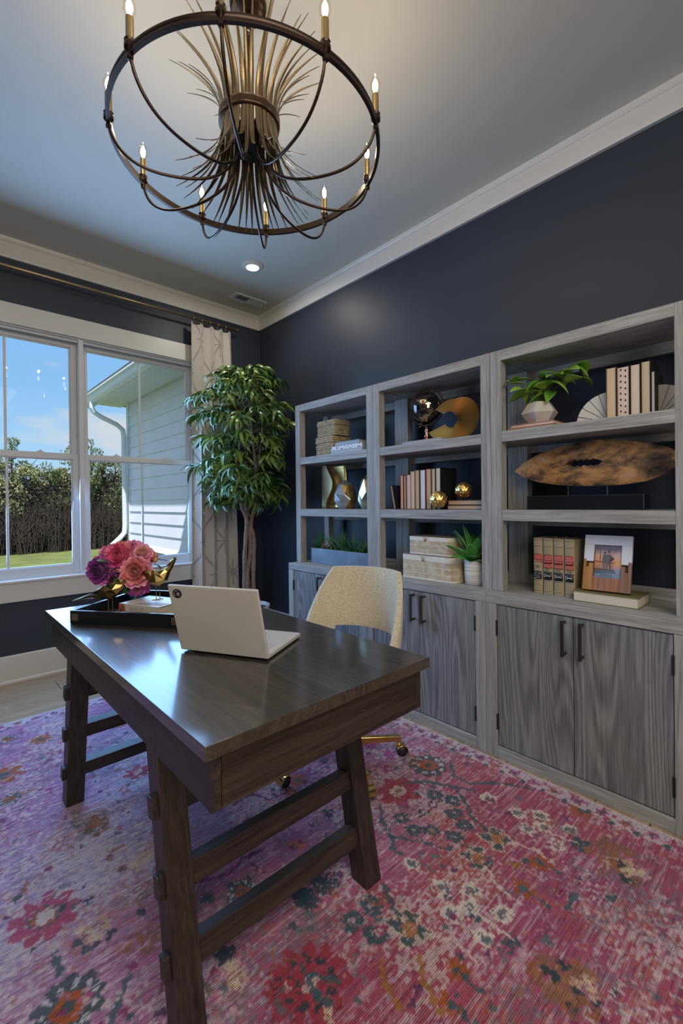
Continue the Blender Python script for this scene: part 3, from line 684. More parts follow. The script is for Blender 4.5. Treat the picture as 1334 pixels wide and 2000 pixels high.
# ------------------------------------------------------------------ office chair
def chair():
    cx, cy = -1.065, -2.235; z0 = RZ; beta = math.radians(12)
    t = thing('office_chair', 'cream boucle barrel-back swivel chair with gold base behind the desk', 'chair', (cx, cy, z0))
    m, nt, N, L, b = new_mat('cream_boucle'); setc(b, (.64, .56, .40), .95)
    tc = N.new('ShaderNodeTexCoord'); n = noise_node(N, L, tc.outputs['Object'], 150, 2, .6, 1.0); r = ramp(N, L, n.outputs[0], [(.3, (.46, .39, .26)), (.62, (.74, .66, .50))])
    L.new(r.outputs[0], b.inputs['Base Color']); add_bump(N, L, b, n.outputs[0], .9, .006); b.inputs['Sheen Weight'].default_value = .3
    M['boucle'] = m
    # back shell
    P = []; nth, nz = 56, 22; T = math.radians(88)
    def top(th):
        a = abs(th)/T; s_ = max(0, (a-.50)/.50); s_ = min(1, s_); return .880 - .31*(s_**1.15) - .010*a*a
    def bot(th):
        a = abs(th)/T; s_ = min(1, max(0, (a-.50)/.10)); s_ = s_*s_*(3-2*s_); return .578*(1-s_)+.445*s_
    outer, inner = [], []
    for i in range(nth+1):
        th = -T+2*T*i/nth; zt, zb = top(th), bot(th); ro, ri = [], []
        for j in range(nz+1):
            v = j/nz; z = zb+(zt-zb)*v
            R = .236+.085*(z-.45) ; th_ = .021*(math.sin(PI*min(1, max(0, .04+.92*v)))**.35)+.001
            e = min(1, (1-abs(th)/T)*14); th_ *= max(.15, e**.5)
            sy = 1.0; sx = 1.0
            a = th
            for (lst, rad) in ((ro, R+th_), (ri, R-th_)):
                x = rad*math.cos(a)*sx-.005; y = rad*math.sin(a)*sy
                lst.append((x, y, z-z0))
        outer.append(ro); inner.append(list(reversed(ri)))
    rows = [o+i_ for o, i_ in zip(outer, inner)]
    k = len(rows[0]); mb = MB()
    mb.v = [p for r_ in rows for p in r_]
    for i in range(nth):
        for j in range(k):
            a0 = i*k+j; a1 = i*k+(j+1) % k; mb.f.append((a0, a1, a1+k, a0+k)); mb.m.append(0)
    mb.f.append(tuple(range(k))); mb.f.append(tuple(reversed(range(nth*k, (nth+1)*k)))); mb.m += [0, 0]
    o = build('backrest', mb, m, t, local=True, smooth=True, auto=70)
    o.rotation_euler = (0, 0, beta); o.location = (.028, -.022, 0)
    # seat cushion
    s_ = MB(); pr = [(.001, .395), (.18, .395), (.235, .405), (.25, .43), (.245, .46), (.225, .477), (.16, .487), (.08, .49), (.001, .491)]
    s_.lathe([(r_, z-z0) for r_, z in pr], (0, 0, 0), 40, cap=False, sx=1.0, sy=1.06)
    o = build('seat', s_, m, t, local=True, smooth=True); o.rotation_euler = (0, 0, beta); o.location = (.005, -.02, 0)
    build('gas_lift', MB().lathe([(.028, .09), (.028, .26), (.018, .262), (.018, .39), (.07, .392), (.07, .398)], (0, 0, -z0), 20), M['gold'], t, local=True, smooth=True, auto=40)
    build('base_hub', MB().lathe([(.045, .072), (.048, .076), (.048, .112), (.034, .118)], (0, 0, -z0), 24), M['gold'], t, local=True, smooth=True, auto=40)
    first = None
    for q in range(5):
        a = math.radians(-37+72*q)
        if q == 0:
            lg = build('base_leg', MB().prism([(.03, -.013, .115), (.30, -.012, .108), (.30, -.012, .085), (.03, -.013, .080)], (0, .025, 0)), M['gold'], t, local=True, bevel=.002); 
            for v in lg.data.vertices: v.co.z -= z0
            cs_ = MB(); cs_.lathe([(.006, .060), (.006, .100), (.010, .100), (.010, .104)], (.290, 0, -z0), 10)
            cs_.lathe([(.009, .054), (.013, .058), (.013, .064), (.006, .066)], (.290, 0, -z0), 14)
            st_ = build('caster_stem', cs_, M['gold'], lg, local=True, smooth=True, auto=40)
            wh = MB(); ctr = Vector((.305, 0, .0255+.0005)); axs = [(s2, abs(s2)) for s2 in (-1, 1)]
            for s2 in (-1, 1):
                prof = [(.0255, .004), (.0255, .013), (.020, .020), (.010, .0235), (.001, .024)]
                k0 = len(wh.v)
                for (r_, w_) in prof:
                    for j in range(20):
                        an = 2*PI*j/20; wh.v.append((ctr.x+r_*math.cos(an), s2*w_, ctr.z+r_*math.sin(an)))
                for ii in range(len(prof)-1):
                    for j in range(20): wh.f.append((k0+ii*20+j, k0+ii*20+(j+1) % 20, k0+(ii+1)*20+(j+1) % 20, k0+(ii+1)*20+j)); wh.m.append(0)
                wh.f.append(tuple(k0+j for j in range(20))); wh.m.append(0)
            wl = build('caster_wheel', wh, M['rubber'], lg, local=True, smooth=True, auto=50)
            hd = MB(); P2 = []
            for i in range(10):
                an = math.radians(-20+i*20); P2.append([(ctr.x+.0285*math.cos(an), w_, ctr.z+.0285*math.sin(an)) for w_ in (-.024, -.02, 0, .02, .024)])
            hd.grid(P2); hd.obox(Matrix.Translation((.292, 0, .050)), .014, .012, .014)
            hood = build('caster_hood', hd, M['gold'], lg, local=True, smooth=True); hood.modifiers.new('t', 'SOLIDIFY').thickness = .002
            first = (lg, st_, wl, hood)
        else:
            lg = link_copy(first[0], t)
            for c_ in first[1:]: link_copy(c_, lg)
        lg.rotation_euler = (0, 0, a)
chair()

# ------------------------------------------------------------------ rug
def vnoise(shape_x, shape_y, fx, fy, seed, octaves=1):
    r = np.random.default_rng(seed); out = np.zeros((shape_x, shape_y)); amp = 1; tot = 0
    for o in range(octaves):
        gx, gy = max(2, int(fx)+2), max(2, int(fy)+2); g = r.random((gx, gy))
        xs = np.linspace(0, gx-1.001, shape_x); ys = np.linspace(0, gy-1.001, shape_y)
        xi = xs.astype(int); yi = ys.astype(int); tx = xs-xi; ty = ys-yi; tx = tx*tx*(3-2*tx); ty = ty*ty*(3-2*ty)
        a = g[xi][:, yi]; b = g[xi+1][:, yi]; c = g[xi][:, yi+1]; d = g[xi+1][:, yi+1]
        out += amp*((a*(1-tx)[:, None]+b*tx[:, None])*(1-ty)[None]+(c*(1-tx)[:, None]+d*tx[:, None])*ty[None]); tot += amp; amp *= .5; fx *= 2; fy *= 2
    return out/tot
RM = [
    ('ring', [(-0.799, -2.552, 0.08)]),
    ('coral', [(-1.04, -2.578, 0.092)]),
    ('teal6', [(-0.947, -2.693, 0.034), (-0.93, -2.763, 0.034), (-0.99, -2.807, 0.032), (-1.172, -2.759, 0.031), (-1.124, -2.803, 0.031), (-1.016, -2.872, 0.031), (-1.091, -2.875, 0.03), (-1.158, -2.685, 0.032)]),
    ('white', [(-0.81, -2.854, 0.026), (-0.81, -2.975, 0.025), (-0.759, -3.04, 0.025), (-0.867, -3.038, 0.024), (-0.809, -3.071, 0.024), (-0.756, -3.142, 0.023), (-0.868, -3.143, 0.022), (-1.3, -2.849, 0.021)]),
    ('white', [(-1.303, -2.973, 0.026), (-1.25, -3.036, 0.026), (-1.304, -3.068, 0.025), (-1.252, -3.139, 0.024), (-1.361, -3.038, 0.024), (-1.36, -3.141, 0.023)]),
    ('bracket', [(-0.991, -2.986, 0.046), (-1.119, -2.984, 0.043)]),
    ('bracket', [(-1.486, -2.986, 0.049)]),
    ('teal', [(-0.805, -3.201, 0.029), (-1.314, -3.198, 0.023)]),
    ('tv', [(-0.707, -2.609), (-0.782, -2.677), (-0.782, -2.751), (-0.676, -2.85), (-0.62, -2.955)]),
    ('tv', [(-0.966, -2.571), (-0.901, -2.621), (-0.858, -2.707), (-0.805, -2.792)]),
    ('tv', [(-0.84, -2.714), (-0.901, -2.806), (-0.953, -2.862), (-0.984, -2.942)]),
    ('tv', [(-1.165, -2.59), (-1.226, -2.649), (-1.254, -2.728), (-1.209, -2.795), (-1.158, -2.903)]),
    ('tv', [(-1.254, -2.728), (-1.297, -2.761), (-1.296, -2.797)]),
    ('tv', [(-1.429, -2.841), (-1.46, -2.894), (-1.478, -2.938)]),
    ('tv', [(-1.028, -3.26), (-1.1, -3.263)]),
    ('cv', [(-0.972, -3.029), (-0.938, -3.107), (-0.956, -3.159)]),
    ('cv', [(-1.134, -3.024), (-1.176, -3.086), (-1.182, -3.161)]),
    ('cv', [(-1.464, -3.029), (-1.424, -3.088), (-1.431, -3.172)]),
    ('cv', [(-1.306, -3.064), (-1.304, -3.124), (-1.31, -3.194)]),
    ('cv', [(-0.824, -3.065), (-0.827, -3.114), (-0.806, -3.183)]),
    ('tulip', [(-0.988, -3.135, 0.03), (-1.126, -3.141, 0.028), (-1.487, -3.14, 0.023), (-1.563, -3.171, 0.022), (-0.613, -3.136, 0.035)]),
    ('stem', [(-0.988, -3.135), (-0.986, -3.223)]),
    ('stem', [(-1.126, -3.141), (-1.133, -3.224)]),
    ('stem', [(-1.487, -3.14), (-1.486, -3.213)]),
    ('stem', [(-1.563, -3.171), (-1.564, -3.218)]),
    ('teal6p', [(-1.588, -2.86, 0.033), (-1.512, -2.864, 0.034), (-1.569, -2.932, 0.032)]),
    ('navy', [(-1.637, -2.712, 0.042), (-1.563, -2.707, 0.043)]),
    ('brown', [(-0.795, -3.297, 0.088)]),
    ('brown', [(-1.309, -3.305, 0.078), (-1.321, -3.355, 0.074)]),
    ('creamb', [(-1.284, -3.377, 0.039), (-0.811, -3.345, 0.051), (-1.784, -2.973, 0.038)]),
    ('spot', [(-1.316, -3.298, 0.015), (-1.321, -3.319, 0.014), (-1.317, -3.37, 0.014), (-1.317, -3.404, 0.014), (-1.365, -3.37, 0.013), (-1.255, -3.427, 0.014), (-0.794, -3.319, 0.019), (-0.854, -3.346, 0.018), (-1.273, -3.319, 0.015)]),
    ('red', [(-1.785, -2.902, 0.096)]),
    ('tv', [(-1.806, -2.883), (-1.766, -2.895), (-1.728, -2.954)]),
    ('tv', [(-1.773, -2.856), (-1.788, -2.935), (-1.777, -2.979)]),
    ('yv', [(-1.616, -2.994), (-1.651, -3.05), (-1.663, -3.096)]),
    ('yv', [(-1.511, -3.037), (-1.574, -3.097), (-1.597, -3.168)]),
    ('yv', [(-1.078, -3.055), (-1.049, -3.093)]),
    ('nv', [(-1.102, -2.714), (-0.961, -2.712)]),
    ('nv', [(-1.105, -2.734), (-0.966, -2.733)]),
    ('pinkfl', [(-2.238, -2.239, 0.085)]),
    ('ringbig', [(-2.242, -2.555, 0.075)]),
    ('tv', [(-2.242, -2.373), (-2.242, -2.458)]),
    ('tv', [(-2.113, -2.581), (-2.156, -2.634), (-2.178, -2.656)]),
    ('tulip', [(-2.058, -1.055, 0.036)]),
    ('ring', [(-2.185, -0.935, 0.043)]),
    ('ring', [(-2.242, -1.522, 0.042)]),
    ('tulip', [(-2.243, -1.308, 0.062)]),
    ('coral2', [(-1.786, -1.691, 0.052)]),
    ('pv', [(-1.636, -2.455), (-1.715, -2.45), (-1.767, -2.466), (-1.855, -2.432)]),
    ('pv', [(-1.686, -2.49), (-1.679, -2.547)]),
    ('teal', [(-1.86, -2.507, 0.018), (-2.179, -2.388, 0.017), (-2.172, -2.43, 0.016)]),
    ('ring', [(-1.77, -2.557, 0.047)]),
    ('mauve', [(-1.53, -2.525, 0.077)]),
    ('navy', [(-1.906, -2.702, 0.027), (-1.644, -2.696, 0.031)]),
    ('brown', [(-2.055, -2.513, 0.045), (-2.035, -1.931, 0.061)]),
    ('creamb', [(-1.923, -2.757, 0.041), (-2.148, -2.381, 0.046), (-1.932, -2.207, 0.056)]),
    ('red2', [(-1.836, -2.874, 0.051)]),
    ('spot', [(-2.112, -2.424, 0.013), (-2.03, -2.423, 0.014), (-2.127, -2.27, 0.014), (-2.278, -2.332, 0.013)]),
    ('mauve', [(-1.288, -2.225, 0.08)]),
    ('tulip', [(-1.297, -2.236, 0.029)]),
    ('pv', [(-1.586, -2.185), (-1.497, -2.171), (-1.466, -2.25), (-1.387, -2.275)]),
    ('pv', [(-1.497, -2.171), (-1.434, -2.161)]),
    ('teal', [(-1.123, -2.201, 0.021), (-1.038, -2.403, 0.02), (-1.342, -2.475, 0.018)]),
    ('pinks', [(-0.853, -2.367, 0.031), (-0.954, -2.442, 0.029), (-0.87, -2.258, 0.032), (-1.029, -2.246, 0.031)]),
]
def rug():
    x0, x1, y0, y1 = -2.96, -.522, -3.78, -.715
    st_ = .0046; nx = int((x1-x0)/st_); ny = int((y1-y0)/st_)
    X = np.linspace(x0, x1, nx)[:, None]*np.ones((1, ny)); Y = np.ones((nx, 1))*np.linspace(y0, y1, ny)[None]
    # blocky edges like woven knots
    jx = (vnoise(nx, ny, nx/2.2, ny/2.2, 1)-.5)*.017; jy = (vnoise(nx, ny, nx/2.2, ny/2.2, 2)-.5)*.017
    Xj, Yj = X+jx, Y+jy
    def col(h): h = h.lstrip('#'); return np.array([((int(h[i:i+2], 16)/255)**2.2) for i in (0, 2, 4)])
    C = np.zeros((nx, ny, 3))
    A = vnoise(nx, ny, 3, 4, 3, 2); B = vnoise(nx, ny, 5, 6, 4, 2)
    warm = np.clip(((X+2.3)*.55 - (Y+2.4)*1.0)*.85+.08 + (A-.5)*.8, 0, 1)      # warmer toward near right
    lav, rose, coral, mag = col('ada0c4'), col('b57399'), col('ab4f62'), col('a35592')
    C[:] = lav; C += (rose-C)*np.clip(warm*1.8, 0, 1)[..., None]; C += (coral-C)*np.clip((warm-.45)*1.7, 0, 1)[..., None]*.95
    farl = np.clip((Y+1.75)*1.4 - (X+1.9)*1.6 + (B-.5), 0, 1)*.75; C += (mag-C)*farl[..., None]
    pale = np.clip((vnoise(nx, ny, 4, 5, 8, 2)-.5)*3.5+(X+1.35)*.35, 0, 1)*.55*(1-np.clip(warm*1.1, 0, 1)); C += (col('b9aecb')-C)*pale[..., None]
    org = np.exp(-(((X+1.2)/.16)**2+((Y+2.98)/.10)**2)); C += (col('b8603e')-C)*(org*.75)[..., None]
    pur = np.exp(-(((X+1.05)/.25)**2+((Y+3.2)/.2)**2)); C += (col('8d4a86')-C)*(pur*.45)[..., None]
    # horizontal streaks (along x)
    s1 = vnoise(nx, ny, 26, ny/1.1, 5); s2 = vnoise(nx, ny, 34, ny/1.1, 6); s3 = vnoise(nx, ny, nx/2.2, ny/1.4, 15); s4 = vnoise(nx, ny, nx/9, ny/9, 16, 2)
    k = np.clip((s1-.60)*5, 0, 1)*.42; C += (col('e3cfd8')-C)*k[..., None]
    k = np.clip((s3-.60)*5, 0, 1)*np.clip((s4-.42)*6, 0, 1)*.6; C += (col('cdbcc8')-C)*k[..., None]; k = np.clip((s2-.64)*6, 0, 1)*.40; C += (col('7a2f55')-C)*k[..., None]
    WEAR = [vnoise(nx, ny, nx/3.5, ny/1.6, 40+q, 1) for q in range(8)]
    def paint(mask, c, a=1.0, wear=.35, seed=0, sl=(slice(None), slice(None))):
        wn = WEAR[seed % 8][sl]
        m_ = np.clip(mask, 0, 1)*np.where(wn > 1-wear*.9, .25, 1.0)*a
        C[sl] = C[sl]+(col(c)-C[sl])*m_[..., None]
    def window(xa, xb, ya, yb, pad=.03):
        i0, i1 = int((xa-pad-x0)/st_), int((xb+pad-x0)/st_)+2; j0, j1 = int((ya-pad-y0)/st_), int((yb+pad-y0)/st_)+2
        return (slice(max(0, i0), max(0, i1)), slice(max(0, j0), max(0, j1)))
    def flower(cx, cy, r, cols, pet=6, rot=0, asp=1.0, depth=.25):
        sl = window(cx-r*1.4, cx+r*1.4, cy-r*1.4, cy+r*1.4)
        if C[sl].size == 0: return
        dx_, dy_ = Xj[sl]-cx, (Yj[sl]-cy)*asp; d = np.hypot(dx_, dy_); th = np.arctan2(dy_, dx_)+rot
        rad = r*(1-depth+depth*np.abs(np.cos(th*pet/2))**.7*1.2)
        for f_, c in cols:
            m_ = (d < rad*f_) if f_ > .45 else (d < r*f_)
            paint(m_, c, .92, .20, int(abs(cx*100)), sl)
    def line(pts, w_, c, a=.9):
        for (ax_, ay_), (bx_, by_) in zip(pts[:-1], pts[1:]):
            sl = window(min(ax_, bx_), max(ax_, bx_), min(ay_, by_), max(ay_, by_))
            if C[sl].size == 0: continue
            vx, vy = bx_-ax_, by_-ay_; L2 = vx*vx+vy*vy+1e-9; t_ = np.clip(((Xj[sl]-ax_)*vx+(Yj[sl]-ay_)*vy)/L2, 0, 1)
            d = np.hypot(Xj[sl]-ax_-t_*vx, Yj[sl]-ay_-t_*vy); paint(d < w_, c, a, .10, 3, sl)
    # distressed feathery cream areas
    fine = vnoise(nx, ny, nx/2.6, ny/1.8, 60); patch = vnoise(nx, ny, 9, 11, 61, 3)
    paint((patch*.62+fine*.38 > .615)*1.0, 'd6c4c6', .66, .2); paint((vnoise(nx, ny, 8, 12, 62, 3)*.6+vnoise(nx, ny, nx/2.6, ny/1.8, 63)*.4 > .64)*1.0, 'b5654f', .5, .2)
    paint((vnoise(nx, ny, 10, 12, 64, 3)*.6+vnoise(nx, ny, nx/2.4, ny/1.8, 65)*.4 > .645)*1.0, '5f7480', .45, .2)
    rr = random.Random(12)
    def rosette(x, y, r, n=9):
        flower(x, y, r, [(1.05, '41585c'), (.52, 'b4592f'), (.22, '41585c')], 10, 0, 1, .16)
        for q in range(n): a_ = 2*PI*q/n; flower(x+r*.77*math.cos(a_), y+r*.77*math.sin(a_), max(.006, r*.12), [(1, 'cfc6cf')], 4)
    tl = '44606a'
    for kind, it in RM:
        if kind in ('tv', 'cv', 'pv', 'yv', 'nv', 'stem'):
            line(it, {'tv': .0075, 'cv': .0045, 'pv': .0065, 'yv': .006, 'nv': .004, 'stem': .0045}[kind], {'tv': tl, 'cv': 'dcc6bc', 'pv': '8a3a78', 'yv': 'a9763f', 'nv': '2a3c4c', 'stem': tl}[kind]); continue
        for (x, y, r) in it:
            if kind == 'ring': rosette(x, y, r)
            elif kind == 'ringbig': rosette(x, y, r, 11)
            elif kind in ('coral', 'coral2'): flower(x, y, r, [(1.05, 'a33a4e'), (.40, 'd2bdb4'), (.2, '8f6a52')], 7, .4, 1.15, .42)
            elif kind in ('red', 'red2'):
                flower(x, y, r*1.05, [(1.05, 'a6394a'), (.62, 'b4525c'), (.5, 'a6394a'), (.22, 'cdb7b4')], 11, .2, 1.1, .45)
                for q in range(9): a_ = q*.7+x; flower(x+r*.62*math.cos(a_), y+r*.62*math.sin(a_), r*.13, [(1, '30474f')], 3, a_, 1, .6)
            elif kind == 'mauve': flower(x, y, r*1.05, [(1.0, '8c6286'), (.42, 'a9557a'), (.30, 'b5653f')], 13, .3, 1, .5)
            elif kind == 'pinkfl': flower(x, y, r, [(1.05, 'b0486f'), (.50, '4f666c'), (.38, 'bb6a4c'), (.30, 'cfc2c6')], 9, .1, 1, .42)
            elif kind == 'pinks': flower(x, y, r, [(1.05, 'a8487c')], 5, .3, 1, .5)
            elif kind == 'white': flower(x, y, r*1.25, [(1.05, 'decfc2'), (.52, '506a72'), (.2, 'a97c8c')], 6, rr.random(), 1, .32)
            elif kind in ('teal6', 'teal6p', 'navy'):
                cc = '2c4350' if kind == 'navy' else '3a5963'
                for q in range(8): a_ = q*PI/4+x; flower(x+r*.72*math.cos(a_), y+r*.72*math.sin(a_), r*.34, [(1, cc)], 3, a_, 1, .5)
                flower(x, y, r*.52, [(1, cc), (.5, 'c4a6a6' if kind != 'navy' else cc)], 6)
            elif kind == 'bracket':
                for q in range(4): a_ = .55+q*PI/2; flower(x+r*.78*math.cos(a_), y+r*.78*math.sin(a_), r*.52, [(1.1, 'd6bfae'), (.8, '33525c')], 3, a_, 1, .5)
                flower(x, y, r*.5, [(1, 'b07a56')], 5)
            elif kind == 'teal': flower(x, y, r*1.1, [(1, '3a5963')], 5, x, 1, .5)
            elif kind == 'tulip': flower(x, y, r*1.15, [(1.1, 'a85a2c'), (.42, '44606a')], 7, .4, 1.1, .42)
            elif kind == 'spot': flower(x, y, r, [(1, '2f4654')], 3, x*9, 1, .5)
            elif kind == 'brown':
                for q in range(26):
                    a_ = rr.uniform(0, 6.28); d_ = r*rr.uniform(0, .95); flower(x+d_*math.cos(a_), y+d_*math.sin(a_), r*rr.uniform(.12, .26), [(1, rr.choice(['8d6455', '8d6455', '9c7058', 'a56a48']))], 5, a_, 1, .55)
            elif kind == 'creamb':
                for q in range(22):
                    a_ = rr.uniform(0, 6.28); d_ = r*rr.uniform(0, .95); flower(x+d_*math.cos(a_), y+d_*math.sin(a_), r*rr.uniform(.12, .28), [(1, rr.choice(['d8c2a8', 'ccb09e', 'c9a48c']))], 5, a_, 1, .6)
    # scattered sprigs everywhere
    for q in range(760):
        cx, cy = rr.uniform(x0+.1, x1-.12), rr.uniform(y0+.1, y1-.1); kd = rr.random()
        if kd < .4: flower(cx, cy, rr.uniform(.008, .015), [(1, rr.choice(['3d5860', '586e74', '5d3f63', '8e3f68']))], 5, rr.random()*6, 1, .5)
        elif kd < .75: flower(cx, cy, rr.uniform(.010, .020), [(1, rr.choice(['c8b3be', 'a9486a', 'b7577f', 'a65a48', '9a557f'])), (.45, rr.choice(['4d646a', 'c9b4a8']))], 5, rr.random()*6, 1, .5)
        else:
            a_ = rr.uniform(0, 6.28); line([(cx, cy), (cx+.04*math.cos(a_), cy+.04*math.sin(a_)), (cx+.07*math.cos(a_+.7), cy+.07*math.sin(a_+.7))], .0045, rr.choice(['566c72', 'c9b2b2', 'a2527a', '9a6a4a']), .7)
    # borders
    db = np.minimum(np.minimum(X-x0, x1-X), np.minimum(Y-y0, y1-Y)); 
    m_ = (db < .085) & (vnoise(nx, ny, nx/4, ny/4, 77) > .30); paint(m_, 'cfc4cc', .75, .2)
    q = 0
    for side in range(4):
        Ls = (y1-y0) if side % 2 else (x1-x0); t_ = .08
        while t_ < Ls-.05:
            cx, cy = {0: (x0+t_, y0+.05), 1: (x1-.05, y0+t_), 2: (x0+t_, y1-.05), 3: (x0+.05, y0+t_)}[side]
            flower(cx, cy, .022, [(1.05, 'a9507e' if q % 3 else 'b4654f'), (.45, '4b6168')], 5, q, 1, .5)
            ox, oy = {0: (.04, .03), 1: (-.03, .04), 2: (.04, -.03), 3: (.03, .04)}[side]; flower(cx+ox, cy+oy, .012, [(1, '3c565e')], 4, q); t_ += .085; q += 1
    paint(db < .012, 'd8cdc8', .9, .1)
    C = np.clip(C, 0, 1)
    idx = np.arange(nx*ny).reshape(nx, ny)
    Z = RZ + (vnoise(nx, ny, 40, 50, 9)-.5)*.0008
    Z[db < .003] = .0025
    V = np.stack([X, Y, Z], -1).reshape(-1, 3)
    F = np.stack([idx[:-1, :-1], idx[1:, :-1], idx[1:, 1:], idx[:-1, 1:]], -1).reshape(-1, 4)
    me = bpy.data.meshes.new('rug'); me.vertices.add(len(V)); me.vertices.foreach_set('co', (V-np.array([(x0+x1)/2, (y0+y1)/2, .0])).ravel())
    me.loops.add(F.size); me.loops.foreach_set('vertex_index', F.ravel().astype(np.int32)); me.polygons.add(len(F)); me.polygons.foreach_set('loop_start', np.arange(0, F.size, 4, dtype=np.int32)); me.update(calc_edges=True)
    ca = me.color_attributes.new('pattern', 'FLOAT_COLOR', 'POINT'); ca.data.foreach_set('color', np.concatenate([C.reshape(-1, 3), np.ones((nx*ny, 1))], 1).astype(np.float32).ravel())
    m, nt, N, L, b = new_mat('woven_rug'); setc(b, (1, 1, 1), .95, 0, .1); b.inputs['Sheen Weight'].default_value = .15
    at = N.new('ShaderNodeAttribute'); at.attribute_name = 'pattern'; tc = N.new('ShaderNodeTexCoord')
    mp = N.new('ShaderNodeMapping'); mp.inputs['Scale'].default_value = (14, 210, 1); L.new(tc.outputs['Object'], mp.inputs[0]); n1 = noise_node(N, L, mp.outputs[0], 1.0, 3, .6)
    n2 = noise_node(N, L, tc.outputs['Object'], 260, 2, .6)
    r1 = ramp(N, L, n1.outputs[0], [(.30, (.50, .46, .50)), (.5, (1, 1, 1)), (.72, (1.0, 1.0, 1.0))]); r2 = ramp(N, L, n2.outputs[0], [(.3, (.70, .70, .70)), (.7, (1.0, 1.0, 1.0))])
    q1 = N.new('ShaderNodeMix'); q1.data_type = 'RGBA'; q1.blend_type = 'MULTIPLY'; q1.inputs[0].default_value = 1; L.new(at.outputs['Color'], q1.inputs[6]); L.new(r1.outputs[0], q1.inputs[7])
    q2 = N.new('ShaderNodeMix'); q2.data_type = 'RGBA'; q2.blend_type = 'MULTIPLY'; q2.inputs[0].default_value = 1; L.new(q1.outputs[2], q2.inputs[6]); L.new(r2.outputs[0], q2.inputs[7])
    L.new(q2.outputs[2], b.inputs['Base Color'])
    wv = N.new('ShaderNodeTexWave'); wv.bands_direction = 'Y'; wv.inputs['Scale'].default_value = 60; wv.inputs['Distortion'].default_value = 1.5; L.new(tc.outputs['Object'], wv.inputs['Vector'])
    add_bump(N, L, b, wv.outputs[0], .5, .003)
    me.materials.append(m); me.polygons.foreach_set('use_smooth', [True]*len(me.polygons))
    o = bpy.data.objects.new('rug', me); COL.objects.link(o); o.location = ((x0+x1)/2, (y0+y1)/2, 0)
    tag(o, 'large distressed pink, lavender and coral floral rug under the desk', 'rug')
rug()

# ------------------------------------------------------------------ potted tree in the corner
def bez_leaf(L_, W_, droop, n=6, fold=.25, curl=0.0):
    # leaf along +x, drooping to -z, centre fold
    P = []; x = z = 0.0; a = .35
    for i in range(n+1):
        t = i/n; w_ = W_*(math.sin(PI*min(1, t**.75))**.85)*.5 + .0002
        dx, dz = math.cos(a), math.sin(a)
        P.append([(x, -w_, z+w_*fold), (x, 0, z), (x, w_, z+w_*fold)])
        x += dx*L_/n; z += dz*L_/n; a -= droop/n*(1+t)
    return MB().grid(P)
M['ficus'] = None
def leaf_mat(name, c1, c2, rough=.38, scale=5):
    m, nt, N, L, b = new_mat(name); setc(b, c1, rough, 0, .5)
    oi = N.new('ShaderNodeObjectInfo'); tc = N.new('ShaderNodeTexCoord'); n = noise_node(N, L, tc.outputs['Object'], scale, 3)
    a = N.new('ShaderNodeMath'); a.operation = 'MULTIPLY_ADD'; L.new(oi.outputs['Random'], a.inputs[0]); a.inputs[1].default_value = .5; L.new(n.outputs[0], a.inputs[2])
    r = ramp(N, L, a.outputs[0], [(.42, c1), (.80, c2)]); L.new(r.outputs[0], b.inputs['Base Color'])
    b.inputs['Subsurface Weight'].default_value = 0.0
    return m
M['ficus'] = leaf_mat('ficus_leaf', (.020, .088, .018), (.18, .27, .055), .30, 3)
M['stem'] = plain('ficus_bark', (.20, .145, .11), .7, var=.35, vscale=25, bump=.3)
